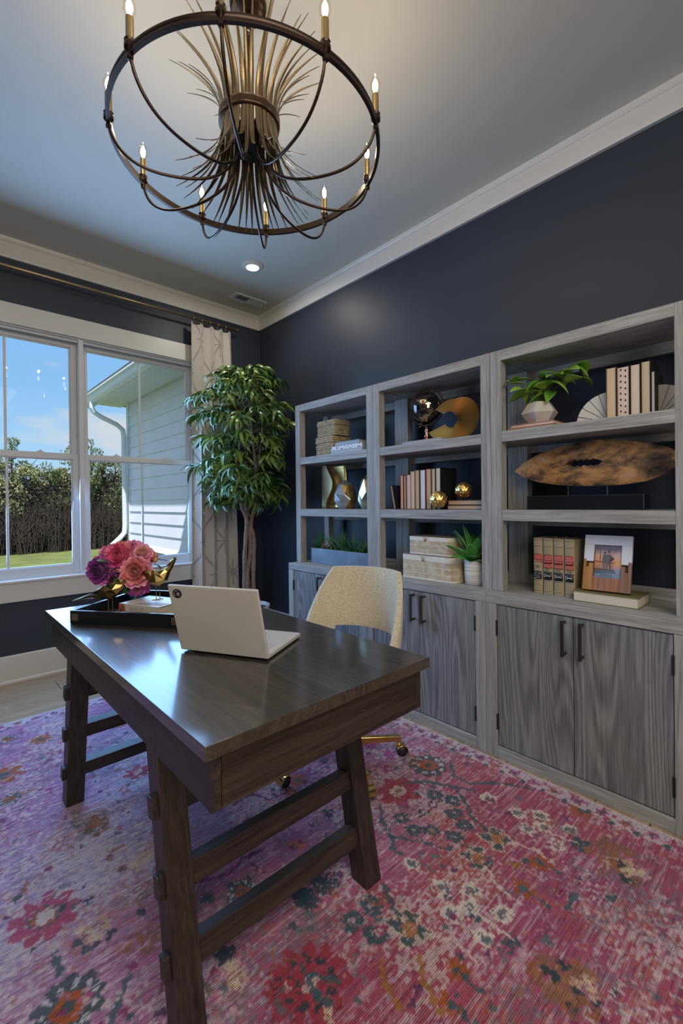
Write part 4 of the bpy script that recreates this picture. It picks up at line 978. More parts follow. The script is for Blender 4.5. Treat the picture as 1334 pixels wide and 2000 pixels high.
def ficus():
    px, py = -.475, -.50
    t = thing('potted_tree', 'tall bushy weeping fig tree with drooping green leaves in the room corner', 'plant', (px, py, 0))
    r = random.Random(5)
    # basket pot
    pot = MB(); prof = [(.115, 0), (.15, .01), (.165, .12), (.172, .25), (.178, .345), (.182, .36), (.174, .36), (.165, .33)]
    pot.lathe(prof, (px, py, 0), 40, cap=False); pot.add([(px+.115*math.cos(a), py+.115*math.sin(a), 0) for a in np.linspace(0, 2*PI, 25)[:-1]], [tuple(range(24))])
    build('pot', pot, plain('white_woven_pot', (.55, .54, .52), .8, var=.15, vscale=40, bump=.6, bscale=60), t, smooth=True)
    build('soil', MB().lathe([(.001, .33), (.168, .325)], (px, py, 0), 24, cap=False), plain('moss', (.05, .05, .03), .95, bump=.8, bscale=50), t)
    def sp_(P, k=6): return smooth_path(P, k)
    stems = [[(px+.02, py, .3), (px+.0, py+.01, .6), (px+.03, py, .85), (px+.01, py+.01, 1.05), (px-.05, py+.01, 1.2), (px-.10, py, 1.42), (px-.07, py, 1.7), (px-.05, py+.02, 2.0)],
             [(px+.04, py-.02, .3), (px+.045, py-.01, .6), (px+.05, py-.02, .9), (px+.035, py, 1.03), (px+.07, py, 1.18), (px+.10, py, 1.4), (px+.07, py, 1.7), (px+.04, py, 2.0), (px+.02, py, 2.26)],
             [(px-.01, py+.03, .3), (px-.02, py+.02, .7), (px-.01, py+.0, 1.0), (px+.02, py+.03, 1.25), (px+.12, py+.04, 1.5), (px+.17, py+.02, 1.8), (px+.16, py, 2.1)]]
    for k, s_ in enumerate(stems):
        Ps = sp_(s_); n = len(Ps); R_ = [.022*(1-.62*i/n)*(1+.12*math.sin(i*1.7+k)) for i in range(n)]
        build('trunk', MB().tube(Ps, R_, 9), M['stem'], t, smooth=True)
    tmpl = [build('leaf', bez_leaf(L_, W_, dr), M['ficus'], t, local=True, smooth=True) for L_, W_, dr in ((.18, .024, 1.5), (.21, .026, 1.9), (.165, .021, 1.1), (.195, .025, 2.2))]
    allm = MB(); used = 0; twigs = MB(); nleaf = 0
    cz = [(2.27, .18, .22), (2.17, .34, .30), (2.02, .42, .30), (1.88, .46, .28), (1.72, .36, .24), (1.56, .36, .24), (1.45, .46, .26), (1.33, .40, .22), (1.24, .28, .16)]
    for (z, rad, dr) in cz:
        nb = int(6+rad*17)
        for q in range(nb):
            a = 2*PI*q/nb + r.uniform(-.3, .3); base = Vector((px+r.uniform(-.06, .10), py, z+r.uniform(-.12, .05))); rr_ = rad*r.uniform(.55, 1.0)
            tip = Vector((px+rr_*math.cos(a), py+rr_*math.sin(a)*.82, z+r.uniform(-.03, .09))); mid = (base+tip)/2+Vector((0, 0, .05))
            twigs.tube([base, mid, tip], [.004, .003, .0015], 4, cap=False)
            for j in range(9):
                f = .35+.65*j/8; p = base.lerp(tip, f)+Vector((0, 0, .05*math.sin(PI*f)))
                for k_ in range(2):
                    if p.x > -.06 or p.y > -.14: continue
                    ang = a + r.uniform(-1.15, 1.15); el = r.uniform(-.5, .35) - (.25 if f > .8 else 0); sc = r.uniform(.75, 1.2)
                    if p.x+.16*math.cos(ang)*sc > -.02 or p.y+.16*math.sin(ang)*sc > -.125: continue
                    Rm = Matrix.Translation(p) @ Matrix.Rotation(ang, 4, 'Z') @ Matrix.Rotation(-el, 4, 'Y') @ Matrix.Rotation(r.uniform(-.9, .9), 4, 'X') @ Matrix.Scale(sc, 4)
                    nleaf += 1
                    if used < 290 and f > .6 and (math.cos(a+.8) < .5) and r.random() < .55:
                        src = tmpl[used % 4]
                        o = src if used < 4 else link_copy(src, t)
                        o.matrix_local = Matrix.Translation(-t.location) @ Rm; used += 1
                    else:
                        me = tmpl[nleaf % 4].data; allm.add([Rm @ v.co for v in me.vertices], [tuple(p_.vertices) for p_ in me.polygons])
    build('twigs', twigs, M['stem'], t)
    o = build('foliage', allm, M['ficus'], t, smooth=True, fixn=False); o['kind'] = 'stuff'
ficus()

# ------------------------------------------------------------------ books
M['page'] = None
def page_mat(name, c, axis='z'):
    m, nt, N, L, b = new_mat(name); setc(b, c, .85, 0, .2)
    tc = N.new('ShaderNodeTexCoord'); mp = N.new('ShaderNodeMapping'); mp.inputs['Scale'].default_value = {'z': (3, 900, 3), 'y': (3, 3, 900)}[axis]; L.new(tc.outputs['Object'], mp.inputs[0])
    n = noise_node(N, L, mp.outputs[0], 1, 2); r = ramp(N, L, n.outputs[0], [(.3, tuple(v*.72 for v in c)), (.7, c)]); L.new(r.outputs[0], b.inputs['Base Color']); return m
PG = {k: page_mat('pages_'+k, c) for k, c in dict(cream=(.74, .62, .46), tan=(.64, .44, .26), pink=(.76, .58, .48), white=(.78, .74, .74), buff=(.68, .53, .34)).items()}
PGF = {k: page_mat('flat_pages_'+k, c, 'y') for k, c in dict(cream=(.68, .62, .50), tan=(.58, .40, .27), grey=(.50, .54, .58)).items()}
CV = {k: plain('cover_'+k, c, .5, var=.08) for k, c in dict(navy=(.012, .018, .035), red=(.30, .02, .03), black=(.010, .010, .013), rust=(.33, .10, .05), teal=(.02, .07, .09), cream=(.50, .45, .37), pink=(.52, .22, .20), white=(.60, .62, .64), grey=(.25, .27, .30), brown=(.10, .05, .035), green=(.05, .09, .08), olive=(.16, .14, .05)).items()}
def book_up(y0, y1, z0, h, depth, xf, cover, page, label, group, tilt=0, hd=.004):
    t = thing('book', label, 'book', (xf+depth/2, (y0+y1)/2, z0), (tilt, 0, 0), group)
    w = abs(y1-y0); c = min(.0026, w*.12)
    cv = MB(); cv.box(-depth/2, depth/2, w/2-c, w/2, 0, h); cv.box(-depth/2, depth/2, -w/2, -w/2+c, 0, h); cv.box(depth/2-c, depth/2, -w/2+c, w/2-c, 0, h)
    build('cover', cv, CV[cover], t, local=True, bevel=.0008, seg=1)
    build('pages', MB().box(-depth/2+hd, depth/2-c, -w/2+c, w/2-c, .003, h-.004), PG[page], t, local=True)
    return t
def book_flat(x0, x1, y0, y1, z0, h, cover, page, label, group, spine='x1', rot=0, name='book'):
    cx_, cy_ = (x0+x1)/2, (y0+y1)/2; t = thing(name, label, 'book', (cx_, cy_, z0), rot, group); a, b_ = (x1-x0)/2, (y1-y0)/2; c = .0026
    cv = MB(); cv.box(-a, a, -b_, b_, 0, c); cv.box(-a, a, -b_, b_, h-c, h)
    if spine == 'x1': cv.box(a-c, a, -b_, b_, c, h-c); pg = (-a+.004, a-c, -b_+.004, b_-.004)
    elif spine == 'x0': cv.box(-a, -a+c, -b_, b_, c, h-c); pg = (-a+c, a-.004, -b_+.004, b_-.004)
    else: cv.box(-a, a, b_-c, b_, c, h-c); pg = (-a+.004, a-.004, -b_+.004, b_-c)
    build('cover', cv, CV[cover] if isinstance(cover, str) else cover, t, local=True, bevel=.0008, seg=1)
    build('pages', MB().box(*pg, c, h-c), PGF[page], t, local=True)
    return t
E_ = .0006
# --- middle hutch, row of novels with page edges out
G = 'novels standing with page edges out in the middle hutch'
z = ZB+E_
t = book_up(-1.975, -1.990, z, .148, .10, -.335, 'navy', 'cream', 'thin navy book leaning left at the start of the novel row', G, tilt=0)
t.rotation_euler = (-.19, 0, 0); t.location = (-.285, -1.985, z+.001)
rows = [(-2.030, -2.052, .208, 'red', 'pink', 'red-covered book, first upright after the leaning navy one'), (-2.054, -2.074, .206, 'black', 'tan', 'dark-edged book with tan pages beside the red-covered one'),
 (-2.077, -2.108, .209, 'rust', 'pink', 'wider pink-paged book third from the left upright'), (-2.110, -2.136, .226, 'cream', 'pink', 'pink-paged book where the novel row steps up in height'),
 (-2.139, -2.172, .232, 'brown', 'tan', 'tan-paged book left of the white-paged one'), (-2.176, -2.215, .232, 'black', 'white', 'black-covered book with bright white pages mid row'),
 (-2.219, -2.254, .234, 'red', 'tan', 'red-covered book with tan pages right of the white-paged one'), (-2.257, -2.283, .234, 'teal', 'buff', 'dark teal book just left of the large black one')]
for (a, b_, h, cv, pg, lb) in rows: book_up(a, b_, z, h, .14, -.335, cv, pg, lb, G)
book_up(-2.286, -2.318, z, .236, .165, -.335, 'black', 'cream', 'large black book closing the right end of the novel row', G)
book_flat(-.355, -.20, -2.590, -2.372, z, .024, 'black', 'tan', 'lower dark book lying flat beneath the gold ball', 'flat books in the middle hutch')
book_flat(-.35, -.19, -2.600, -2.374, z+.0246, .026, 'brown', 'tan', 'upper brown book lying flat directly under the gold ball', 'flat books in the middle hutch')
def petal_ball(c, r, label):
    t = thing('gold_sphere', label, 'ornament', (c[0], c[1], c[2]-r), 0, 'gold petal spheres in the middle hutch')
    build('core', MB().lathe([(.001, .004), (r*.55, r*.18), (r*.80, r*.55), (r*.86, r), (r*.80, r*1.45), (r*.55, r*1.82), (.001, r*1.93)], (0, 0, 0), 20, cap=False), M['gold_leaf'], t, local=True, smooth=True)
    k = 0; first = None
    for lat, n in ((-60, 4), (-35, 6), (-6, 7), (22, 7), (50, 5), (78, 3)):
        for q in range(n):
            if first is None:
                P = []
                for i in range(6):
                    el = -.50+.98*i/5; wd = .46*math.sin(PI*min(1, .30+.66*i/5))**.8+.01; q_ = r*(.90+.13*i/5); P.append([(q_*(1-.10*abs(s_)**2*.5)*math.cos(el)*math.cos(wd*s_), q_*math.cos(el)*math.sin(wd*s_), q_*math.sin(el)) for s_ in (-1, -.5, 0, .5, 1)])
                first = build('petal', MB().grid(P), M['gold_leaf'], t, local=True); first.modifiers.new('t', 'SOLIDIFY').thickness = .0015; o = first
            else: o = link_copy(first, t)
            o.location = (0, 0, r); o.rotation_euler = (0, -math.radians(lat), 2*PI*q/n+k*.35)
        k += 1
petal_ball((-.365, -2.325, ZB+.053+E_), .050, 'gold petal sphere sitting on the shelf in front of the black book')
petal_ball((-.265, -2.420, ZB+.0512+.051+E_), .048, 'gold petal sphere resting on the two flat books')

# --- middle hutch, top shelf: globe, white book, folded fan
zt = ZA+E_
book_flat(-.362, -.20, -2.345, -2.065, zt, .018, 'white', 'grey', 'pale blue-white book lying flat under the globe', None, name='book')
def globe():
    c = Vector((-.255, -2.172, 1.776)); zb = zt+.0186
    t = thing('globe', 'black desk globe with rose gold meridian ring on a turned copper stand', 'globe', (c.x, c.y, zb))
    M['rose'] = plain('rose_gold', (.62, .33, .24), .2, 1, var=.06)
    m, nt, N, L, b = new_mat('globe_black'); setc(b, (.01, .01, .012), .08, .3); b.inputs['Coat Weight'].default_value = .8
    tc = N.new('ShaderNodeTexCoord'); n = noise_node(N, L, tc.outputs['Object'], 14, 4, .55); r = ramp(N, L, n.outputs[0], [(.53, (.008, .008, .010)), (.555, (.45, .33, .22))]); L.new(r.outputs[0], b.inputs['Base Color'])
    r2 = ramp(N, L, n.outputs[0], [(.53, (0, 0, 0)), (.555, (1, 1, 1))]); L.new(r2.outputs[0], b.inputs['Metallic'])
    R = .091; build('sphere', MB().lathe([(max(.0005, R*math.cos(q)), R*math.sin(q)) for q in np.linspace(-PI/2, PI/2, 25)], c, 40, cap=False), m, t, smooth=True)
    ax = Vector((.0, .38, .925)).normalized(); nrm = Vector((1, .15, 0)).normalized()
    e2 = nrm.cross(Vector((0, 0, 1))).normalized(); e1 = nrm.cross(e2).normalized()
    pts = [c + (e1*math.cos(q)+e2*math.sin(q))*.108 for q in np.linspace(0, 2*PI, 57)[:-1]]
    mr = MB(); P = []
    for p in pts:
        d = (p-c).normalized(); P.append([p+d*a+nrm*b_ for a, b_ in ((-.005, -.0055), (.005, -.0055), (.005, .0055), (-.005, .0055), (-.005, -.0055))])
    mr.grid(P, closeu=True); build('meridian_ring', mr, M['rose'], t, smooth=True, auto=40)
    sd = e1*math.cos(2.75)+e2*math.sin(2.75)
    for s_ in (-1, 1): build('pivot', MB().tube([c+sd*s_*.088, c+sd*s_*.120], .0035, 8).lathe([(.0035, -.004), (.0055, 0), (.0035, .004)], c+sd*s_*.120, 10), M['rose'], t, smooth=True)
    build('stand', MB().lathe([(.050, 0), (.052, .004), (.046, .008), (.030, .014), (.018, .020), (.012, .026), (.016, .034), (.013, .042), (.009, .056), (.013, .066), (.0135, .074), (.008, .080), (.012, .088), (.006, .096), (.006, c.z-.108-zb+.004)], (c.x, c.y, zb), 28), M['rose'], t, smooth=True, auto=50)
globe()
M['fan_gold'] = plain('satin_gold', (.66, .46, .20), .36, .8, var=.05)
def fan():
    cy_, cz_ = -2.405, 1.672; xx = -.315
    t = thing('fan_sculpture', 'gold pleated C-shaped fan sculpture beside the globe', 'ornament', (xx, cy_, zt))
    a0, a1, n = math.radians(-163), math.radians(152), 150; P = []
    for i in range(n+1):
        f = i/n; a = a0+(a1-a0)*f
        Ro = .112+.026*max(0, math.cos(a)); tipf = min(1, max(0, (abs(a)-1.6)/1.2)); Ro += (.085 if a < 0 else .045)*tipf**1.3
        Ri = .018+.05*min(1, max(0, (abs(a)-1.3)/1.5)); 
        if a < -1.9: Ri += .01
        zig = .0065*(1 if i % 2 else -1); row = []
        for k in range(4):
            r_ = Ri+(Ro-Ri)*k/3; y = cy_-r_*math.cos(a)*1.0; z_ = cz_+r_*math.sin(a)*(.98 if a > 0 else .99)
            z_ = max(z_, zt+.0015); row.append((xx+zig*(.35+.65*k/3)+.03*f*(k/3)+(.02-.04*f), y, z_))
        P.append(row)
    o = build('pleated_sheet', MB().grid(P), M['fan_gold'], t, fixn=False); o.modifiers.new('t', 'SOLIDIFY').thickness = .0014
fan()

# --- middle hutch, cabinet top: rattan boxes and potted plant
zc = ZD+E_
M['rattan'] = None
def rattan_mat():
    m, nt, N, L, b = new_mat('split_rattan'); setc(b, (.60, .50, .35), .6)
    tc = N.new('ShaderNodeTexCoord'); n = noise_node(N, L, tc.outputs['Object'], 40, 3); r = ramp(N, L, n.outputs[0], [(.3, (.50, .38, .22)), (.7, (.70, .62, .48))]); L.new(r.outputs[0], b.inputs['Base Color']); return m
M['rattan'] = rattan_mat(); M['rattan_dark'] = plain('rattan_backing', (.16, .11, .06), .8); M['rattan_band'] = plain('pale_rattan_band', (.68, .63, .52), .55, var=.06, vscale=30)
M['leather'] = plain('tan_leather', (.30, .13, .05), .6)
def rounded(x0, x1, y0, y1, r, n=6):
    pts = []
    for (cx_, cy_, a) in ((x1-r, y1-r, 0), (x0+r, y1-r, 90), (x0+r, y0+r, 180), (x1-r, y0+r, 270)):
        for k in range(n+1):
            an = math.radians(a+90*k/n); pts.append((cx_+r*math.cos(an), cy_+r*math.sin(an)))
    return pts
def rattan_box(x0, x1, y0, y1, z0, z1, label):
    t = thing('rattan_box', label, 'box', ((x0+x1)/2, (y0+y1)/2, z0), 0, 'lidded rattan boxes in the middle hutch')
    r = .03; h = z1-z0; zl_ = z0+h*.78
    cpts = rounded(x0+.003, x1-.003, y0+.003, y1-.003, r)
    build('lining', MB().prism([(x, y, z0+.001) for x, y in cpts], (0, 0, h-.003)), M['rattan_dark'], t)
    ring = rounded(x0, x1, y0, y1, r+.002)
    def band(nm, za, zb, o=.0):
        P = [[(x, y, za), (x, y, zb)] for x, y in rounded(x0-o, x1+o, y0-o, y1+o, r+.002)]
        q = build(nm, MB().grid(P, closeu=True), M['rattan_band'], t); q.modifiers.new('t', 'SOLIDIFY').thickness = .003
    band('base_band', z0+.0005, z0+.010, .001); band('lid_band', zl_, z1-.001, .0015)
    # vertical splints all round
    L_ = 0; seg = []
    for i in range(len(ring)):
        a, b_ = Vector((*ring[i], 0)), Vector((*ring[(i+1) % len(ring)], 0)); seg.append((a, b_, L_)); L_ += (b_-a).length
    n = int(L_/.0056); sm = MB()
    for q in range(n):
        s_ = L_*q/n
        for a, b_, l0 in seg:
            d = (b_-a).length
            if l0 <= s_ < l0+d and d > 1e-6:
                p = a.lerp(b_, (s_-l0)/d); ang = math.atan2((b_-a).y, (b_-a).x)
                Mx = Matrix.Translation((p.x, p.y, (z0+.009+zl_)/2)) @ Matrix.Rotation(ang, 4, 'Z'); sm.obox(Mx, .0038, .0024, zl_-z0-.009); break
    build('splints', sm, M['rattan'], t)['kind'] = 'stuff'
    for zq in (z0+h*.25, z0+h*.52):
        P = [(x, y, zq) for x, y in rounded(x0-.001, x1+.001, y0-.001, y1+.001, r+.002)]; build('weaver', MB().tube(P, .0014, 5, closed=True), M['rattan_band'], t)
    lid = MB()
    xs = np.linspace(x0+.008, x1-.008, 22)
    build('lid_top', MB().prism([(x, y, z1-.006) for x, y in rounded(x0, x1, y0, y1, r)], (0, 0, .004)), M['rattan_band'], t, bevel=.001)
    for x in xs: lid.box(x-.0032, x+.0032, y0+.012, y1-.012, z1-.0022, z1)
    build('lid_slats', lid, plain('brown_rattan', (.20, .13, .08), .7, var=.4, vscale=40), t)['kind'] = 'stuff'
    yc = (y0+y1)/2+.02; tie = MB(); tie.tube([(x0-.004, yc-.012, z1-.006), (x0-.007, yc, zl_+.012), (x0-.004, yc+.014, z1-.004)], .0012, 5); tie.tube([(x0-.004, yc+.010, z1-.010), (x0-.006, yc+.002, zl_+.010), (x0-.004, yc-.004, zl_-.004)], .0012, 5)
    build('leather_tie', tie, M['leather'], t); build('toggle', MB().lathe([(.001, -.006), (.005, -.004), (.0055, .003), (.001, .006)], (x0-.0065, yc, zl_+.004), 10), M['leather'], t, smooth=True)
rattan_box(-.400, -.175, -2.445, -2.083, zc, zc+.136, 'lower wider lidded rattan box on the cabinet top')
rattan_box(-.372, -.190, -2.410, -2.112, zc+.137, zc+.240, 'upper smaller rattan box stacked on the wider one')
def pot_plant():
    cx_, cy_ = -.318, -2.522
    t = thing('potted_succulent', 'green fleshy-leaved plant in a striped cream ceramic pot beside the rattan boxes', 'plant', (cx_, cy_, zc))
    m, nt, N, L, b = new_mat('striped_ceramic'); setc(b, (.6, .57, .5), .6)
    tc = N.new('ShaderNodeTexCoord'); mp = N.new('ShaderNodeMapping'); mp.inputs['Scale'].default_value = (3, 3, 130); L.new(tc.outputs['Object'], mp.inputs[0]); n = noise_node(N, L, mp.outputs[0], 1, 3)
    r = ramp(N, L, n.outputs[0], [(.36, (.42, .35, .28)), (.56, (.68, .65, .60))]); L.new(r.outputs[0], b.inputs['Base Color'])
    build('pot', MB().lathe([(.001, 0), (.052, 0), (.056, .004), (.0595, .06), (.060, .126), (.058, .128), (.054, .124), (.053, .115), (.001, .113)], (cx_, cy_, zc), 40, cap=False), m, t, smooth=True, auto=50)
    gm_ = leaf_mat('succulent_leaf', (.012, .11, .035), (.09, .30, .06), .3, 12)
    rr_ = random.Random(8)
    leaves = [(2.55, 1.25, .20, .040), (2.2, .80, .17, .055), (2.9, .55, .15, .040), (1.2, 1.35, .22, .036), (3.9, 1.2, .17, .040), (4.6, .9, .16, .046), (3.3, 1.0, .16, .045), (5.2, 1.3, .19, .038), (.5, 1.15, .19, .04), (3.6, .75, .12, .050), (4.2, .5, .13, .05), (1.9, 1.2, .20, .032), (0, 1.4, .21, .036), (5.8, .9, .13, .04)]
    for (az, el, L_, W_) in leaves:
        P = []; n_ = 9
        for i in range(n_+1):
            f = i/n_; w_ = W_*(math.sin(PI*min(1, .16+.84*f))**.6)*(.60+.40*math.sin(PI*f))*.72+.0003; zz_ = -.018*f*f*2
            row = []
            for j in range(7):
                s_ = -1+j/3; row.append((L_*f*math.cos(.0), w_*s_*(1+.05*math.sin(i*2.5)), zz_+abs(s_)**2*w_*.22))
            P.append(row)
        o = build('leaf', MB().grid(P), gm_, t, local=True, smooth=True); o.modifiers.new('t', 'SOLIDIFY').thickness = .0035
        o.location = (.012*math.cos(az), .012*math.sin(az), .108); o.rotation_euler = (rr_.uniform(-.5, .5), -el, az)
pot_plant()

# --- far hutch
def woven_basket(x0, x1, y0, y1, z0, z1, label):
    t = thing('woven_basket', label, 'basket', ((x0+x1)/2, (y0+y1)/2, z0), 0, 'stacked seagrass baskets in the far hutch')
    m = M.get('seagrass') or plain('seagrass', (.40, .32, .19), .85, var=.35, vscale=55, bump=.6, bscale=120); M['seagrass'] = m
    n = 9; h = (z1-z0)/n
    build('liner', MB().box(x0+.006, x1-.006, y0+.006, y1-.006, z0+.002, z1-.002), M['rattan_dark'], t)
    for k in range(n):
        zc_ = z0+h*(k+.5); o_ = -.004+(.003 if k >= 6 else 0)+.0015*math.sin(k*2.2)
        ring = rounded(x0-o_, x1+o_, y0-o_, y1+o_, .012, 3); pts = []
        for i in range(len(ring)):
            a, b_ = Vector((*ring[i], zc_)), Vector((*ring[(i+1) % len(ring)], zc_)); q = max(1, int((b_-a).length/.008))
            for j in range(q): pts.append(a.lerp(b_, j/q))
        R_ = [h*.56*(1+.16*(1 if (i+k) % 2 else -1)) for i in range(len(pts))]
        build('coil', MB().tube(pts, R_, 5, closed=True), m, t, smooth=True)
    lid = MB()
    for k in range(14): y = y0+.008+(y1-y0-.016)*k/13; lid.tube([(x0+.004, y, z1-.004), (x1-.004, y, z1-.004)], .006, 5)
    build('lid', lid, m, t, smooth=True)
woven_basket(-.335, -.155, -1.425, -1.237, zt+.002, zt+.140, 'lower square seagrass basket at the left of the top shelf')
woven_basket(-.325, -.175, -1.440, -1.240, zt+.145, zt+.258, 'upper square seagrass basket stacked on the lower one')
def floral_mat():
    m, nt, N, L, b = new_mat('floral_cover'); setc(b, (.6, .6, .6), .5)
    tc = N.new('ShaderNodeTexCoord'); v = N.new('ShaderNodeTexVoronoi'); v.inputs['Scale'].default_value = 55; L.new(tc.outputs['Object'], v.inputs['Vector'])
    r = ramp(N, L, v.outputs['Distance'], [(.0, (.02, .03, .04)), (.22, (.04, .06, .07)), (.30, (.62, .62, .62)), (.6, (.66, .66, .68)), (.7, (.05, .07, .08))], 'CONSTANT')
    v2 = N.new('ShaderNodeTexVoronoi'); v2.inputs['Scale'].default_value = 22; L.new(tc.outputs['Object'], v2.inputs['Vector'])
    r2 = ramp(N, L, v2.outputs['Distance'], [(.0, (1, 1, 1)), (.2, (1, 1, 1)), (.21, (0, 0, 0))], 'CONSTANT'); mx = N.new('ShaderNodeMix'); mx.data_type = 'RGBA'
    L.new(r2.outputs[0], mx.inputs[0]); L.new(r.outputs[0], mx.inputs[6]); mx.inputs[7].default_value = (.60, .10, .11, 1); L.new(mx.outputs[2], b.inputs['Base Color']); return m
FM = floral_mat()
book_flat(-.375, -.21, -1.750, -1.440, zt, .024, 'white', 'grey', 'pale book at the bottom of the flat stack beside the baskets', 'flat books beside the baskets')
book_flat(-.372, -.205, -1.748, -1.445, zt+.0246, .028, FM, 'grey', 'black, white and red floral-covered book in the middle of the flat stack', 'flat books beside the baskets', spine='x0')
book_flat(-.365, -.215, -1.712, -1.482, zt+.0532, .026, 'grey', 'cream', 'grey book on top of the floral-covered one', 'flat books beside the baskets', spine='x0')
zb_ = ZB+E_
def gold_panel():
    t = thing('gold_bookend', 'tall curved bronze-gold panel sculpture behind the silver faceted ornament', 'ornament', (-.2, -1.315, zb_))
    H = .322; y0, y1 = -1.218, -1.412
    # rectangular slab scooped by an S-shaped fold
    P = []; n = 30
    for i in range(n+1):
        f = i/n; z_ = zb_+H*f; yc = -1.255-.075*(1-math.cos(2*PI*(1-f)*.95+.5))*.5-.05*(1-f)*max(0, (1-f)-.2)
        row = []
        for j in range(13):
            s_ = j/12; y = y0+(y1-y0)*s_; d = (y-yc)
            x = -.235+.055*(1/(1+math.exp(d*60)))*(.4+.6*math.sin(PI*f)) + (.012*math.sin(5*f+3*s_))
            row.append((x, y, z_))
        P.append(row)
    o = build('panel', MB().grid(P), M['gold_leaf'], t, smooth=True, fixn=False); o.modifiers.new('t', 'SOLIDIFY').thickness = .012
    bz = MB(); edge = []
    for i in range(n+1):
        f = i/n; z_ = zb_+H*f; yc = -1.262-.085*(1-math.cos(2*PI*(1-f)*.95+.5))*.5
        edge.append([(-.262, y0, z_), (-.262-.012*math.sin(PI*f), yc, z_), (-.245, yc-.004, z_), (-.245, y0, z_)])
    o2 = build('curved_wing', MB().grid([r_+[r_[0]] for r_ in edge]), M['brass'], t, smooth=True, auto=40)
gold_panel()
def gem(cx_, cy_, H, R, label, mats, rot, n=7, sd=2):
    r = random.Random(sd); t = thing('faceted_ornament', label, 'ornament', (cx_, cy_, zb_), 0, 'faceted metallic teardrop ornaments')
    rings = [(.58, 0.0), (.98, .26), (.96, .50), (.55, .80)]; vs = []
    for k, (rr_, f) in enumerate(rings):
        for j in range(n):
            a = 2*PI*(j+.5*k)/n+rot; q = R*rr_*r.uniform(.9, 1.08); vs.append((q*math.cos(a), q*math.sin(a), H*(f+(r.uniform(-.05, .05) if k else 0))))
    top = len(vs); vs.append((R*.08, R*.12, H))
    bm = bmesh.new(); 
    for v in vs: bm.verts.new(v)
    bmesh.ops.convex_hull(bm, input=bm.verts); bmesh.ops.dissolve_limit(bm, angle_limit=.16, verts=bm.verts, edges=bm.edges)
    me = bpy.data.meshes.new('facets'); 
    for m_ in mats: me.materials.append(m_)
    bm.faces.ensure_lookup_table()
    for f in bm.faces: f.material_index = (0 if f.normal.x < -.1 and f.normal.y > -.6 else (1 if len(mats) > 1 else 0))
    bm.to_mesh(me); bm.free(); o = bpy.data.objects.new('facets', me); COL.objects.link(o); o.parent = t
    b = o.modifiers.new('edge', 'BEVEL'); b.width = .0018; b.segments = 1
M['silver'] = plain('silver_leaf', (.52, .55, .60), .32, .8, var=.12, vscale=60)
gem(-.300, -1.510, .205, .086, 'silver and amber faceted teardrop ornament in front of the gold panel', [M['silver'], M['gold_leaf']], .3)
gem(-.285, -1.720, .238, .082, 'pale gold faceted teardrop ornament at the right of the far hutch', [plain('pale_gold', (.62, .62, .42), .25, .9), M['gold_leaf']], .1, sd=5)
def planter():
    x0, x1, y0, y1 = -.362, -.235, -1.812, -1.203; zt_ = zc+.108
    t = thing('trough_planter', 'long galvanised metal trough planted with spiky green succulents', 'plant', ((x0+x1)/2, (y0+y1)/2, zc))
    m = plain('galvanised_metal', (.17, .19, .22), .5, .6, var=.2, vscale=9)
    b = MB(); e = .004; b.box(x0, x0+e, y0, y1, zc, zt_); b.box(x1-e, x1, y0, y1, zc, zt_); b.box(x0+e, x1-e, y0, y0+e, zc, zt_); b.box(x0+e, x1-e, y1-e, y1, zc, zt_); b.box(x0+e, x1-e, y0+e, y1-e, zc, zc+.005)
    build('trough', b, m, t, bevel=.001)
    build('soil', MB().box(x0+e, x1-e, y0+e, y1-e, zc+.005, zt_-.012), plain('planter_soil', (.03, .03, .02), .95, bump=1), t)
    gm_ = leaf_mat('spiky_leaf', (.015, .085, .04), (.07, .22, .06), .4, 10); r = random.Random(4)
    for (yy, L_) in ((-1.245, .155), (-1.37, .135), (-1.475, .17), (-1.60, .155), (-1.70, .13), (-1.76, .14)):
        mb = MB(); c = Vector(((x0+x1)/2+r.uniform(-.02, .01), yy, zt_-.012))
        for q in range(46):
            a = r.uniform(0, 6.28); el = r.uniform(.4, 1.5); d = Vector((math.cos(a)*math.cos(el), math.sin(a)*math.cos(el), math.sin(el))); s_ = d.cross(Vector((0, 0, 1))).normalized(); w_ = .0036; L2 = L_*r.uniform(.7, 1.1)
            p1 = c+d*L2*.45; p2 = c+d*L2+Vector((0, 0, -.006)); mb.add([c-s_*w_*.6, c+s_*w_*.6, p1+s_*w_, p1-s_*w_, p2, p1+Vector((0, 0, -.002))], [(0, 1, 2, 3), (3, 2, 4), (0, 3, 5), (1, 5, 2), (5, 3, 4), (5, 4, 2)])
        build('spiky_rosette', mb, gm_, t, fixn=False)
    ms = MB()
    for q in range(420):
        p = Vector((r.uniform(x0+.008, x1-.008), r.uniform(y0+.01, y1-.01), zt_-.012+r.uniform(0, .016))); s_ = r.uniform(.004, .009); Mx = Matrix.Translation(p) @ Matrix.Rotation(r.uniform(0, 3), 4, 'X') @ Matrix.Rotation(r.uniform(0, 3), 4, 'Z'); ms.add([Mx @ Vector(v) for v in ((-s_, 0, 0), (0, -s_*.7, .002), (s_, 0, 0), (0, s_*.7, .002))], [(0, 1, 2, 3)])
    build('moss', ms, gm_, t, fixn=False)['kind'] = 'stuff'
    w_ = plain('copper_tendril', (.33, .13, .08), .5)
    for (ya, yb, h) in ((-1.29, -1.50, .075), (-1.27, -1.46, .06), (-1.30, -1.42, .05), (-1.28, -1.36, .07), (-1.70, -1.79, .07), (-1.66, -1.78, .055)):
        xx = (x0+x1)/2-.03+r.uniform(-.012, .01); build('tendril', MB().tube([(xx+.01*math.sin(f*5), ya+(yb-ya)*f, zt_-.01+h*math.sin(PI*f)**.8) for f in np.linspace(0, 1, 14)], .0018, 5), w_, t, smooth=True)
planter()

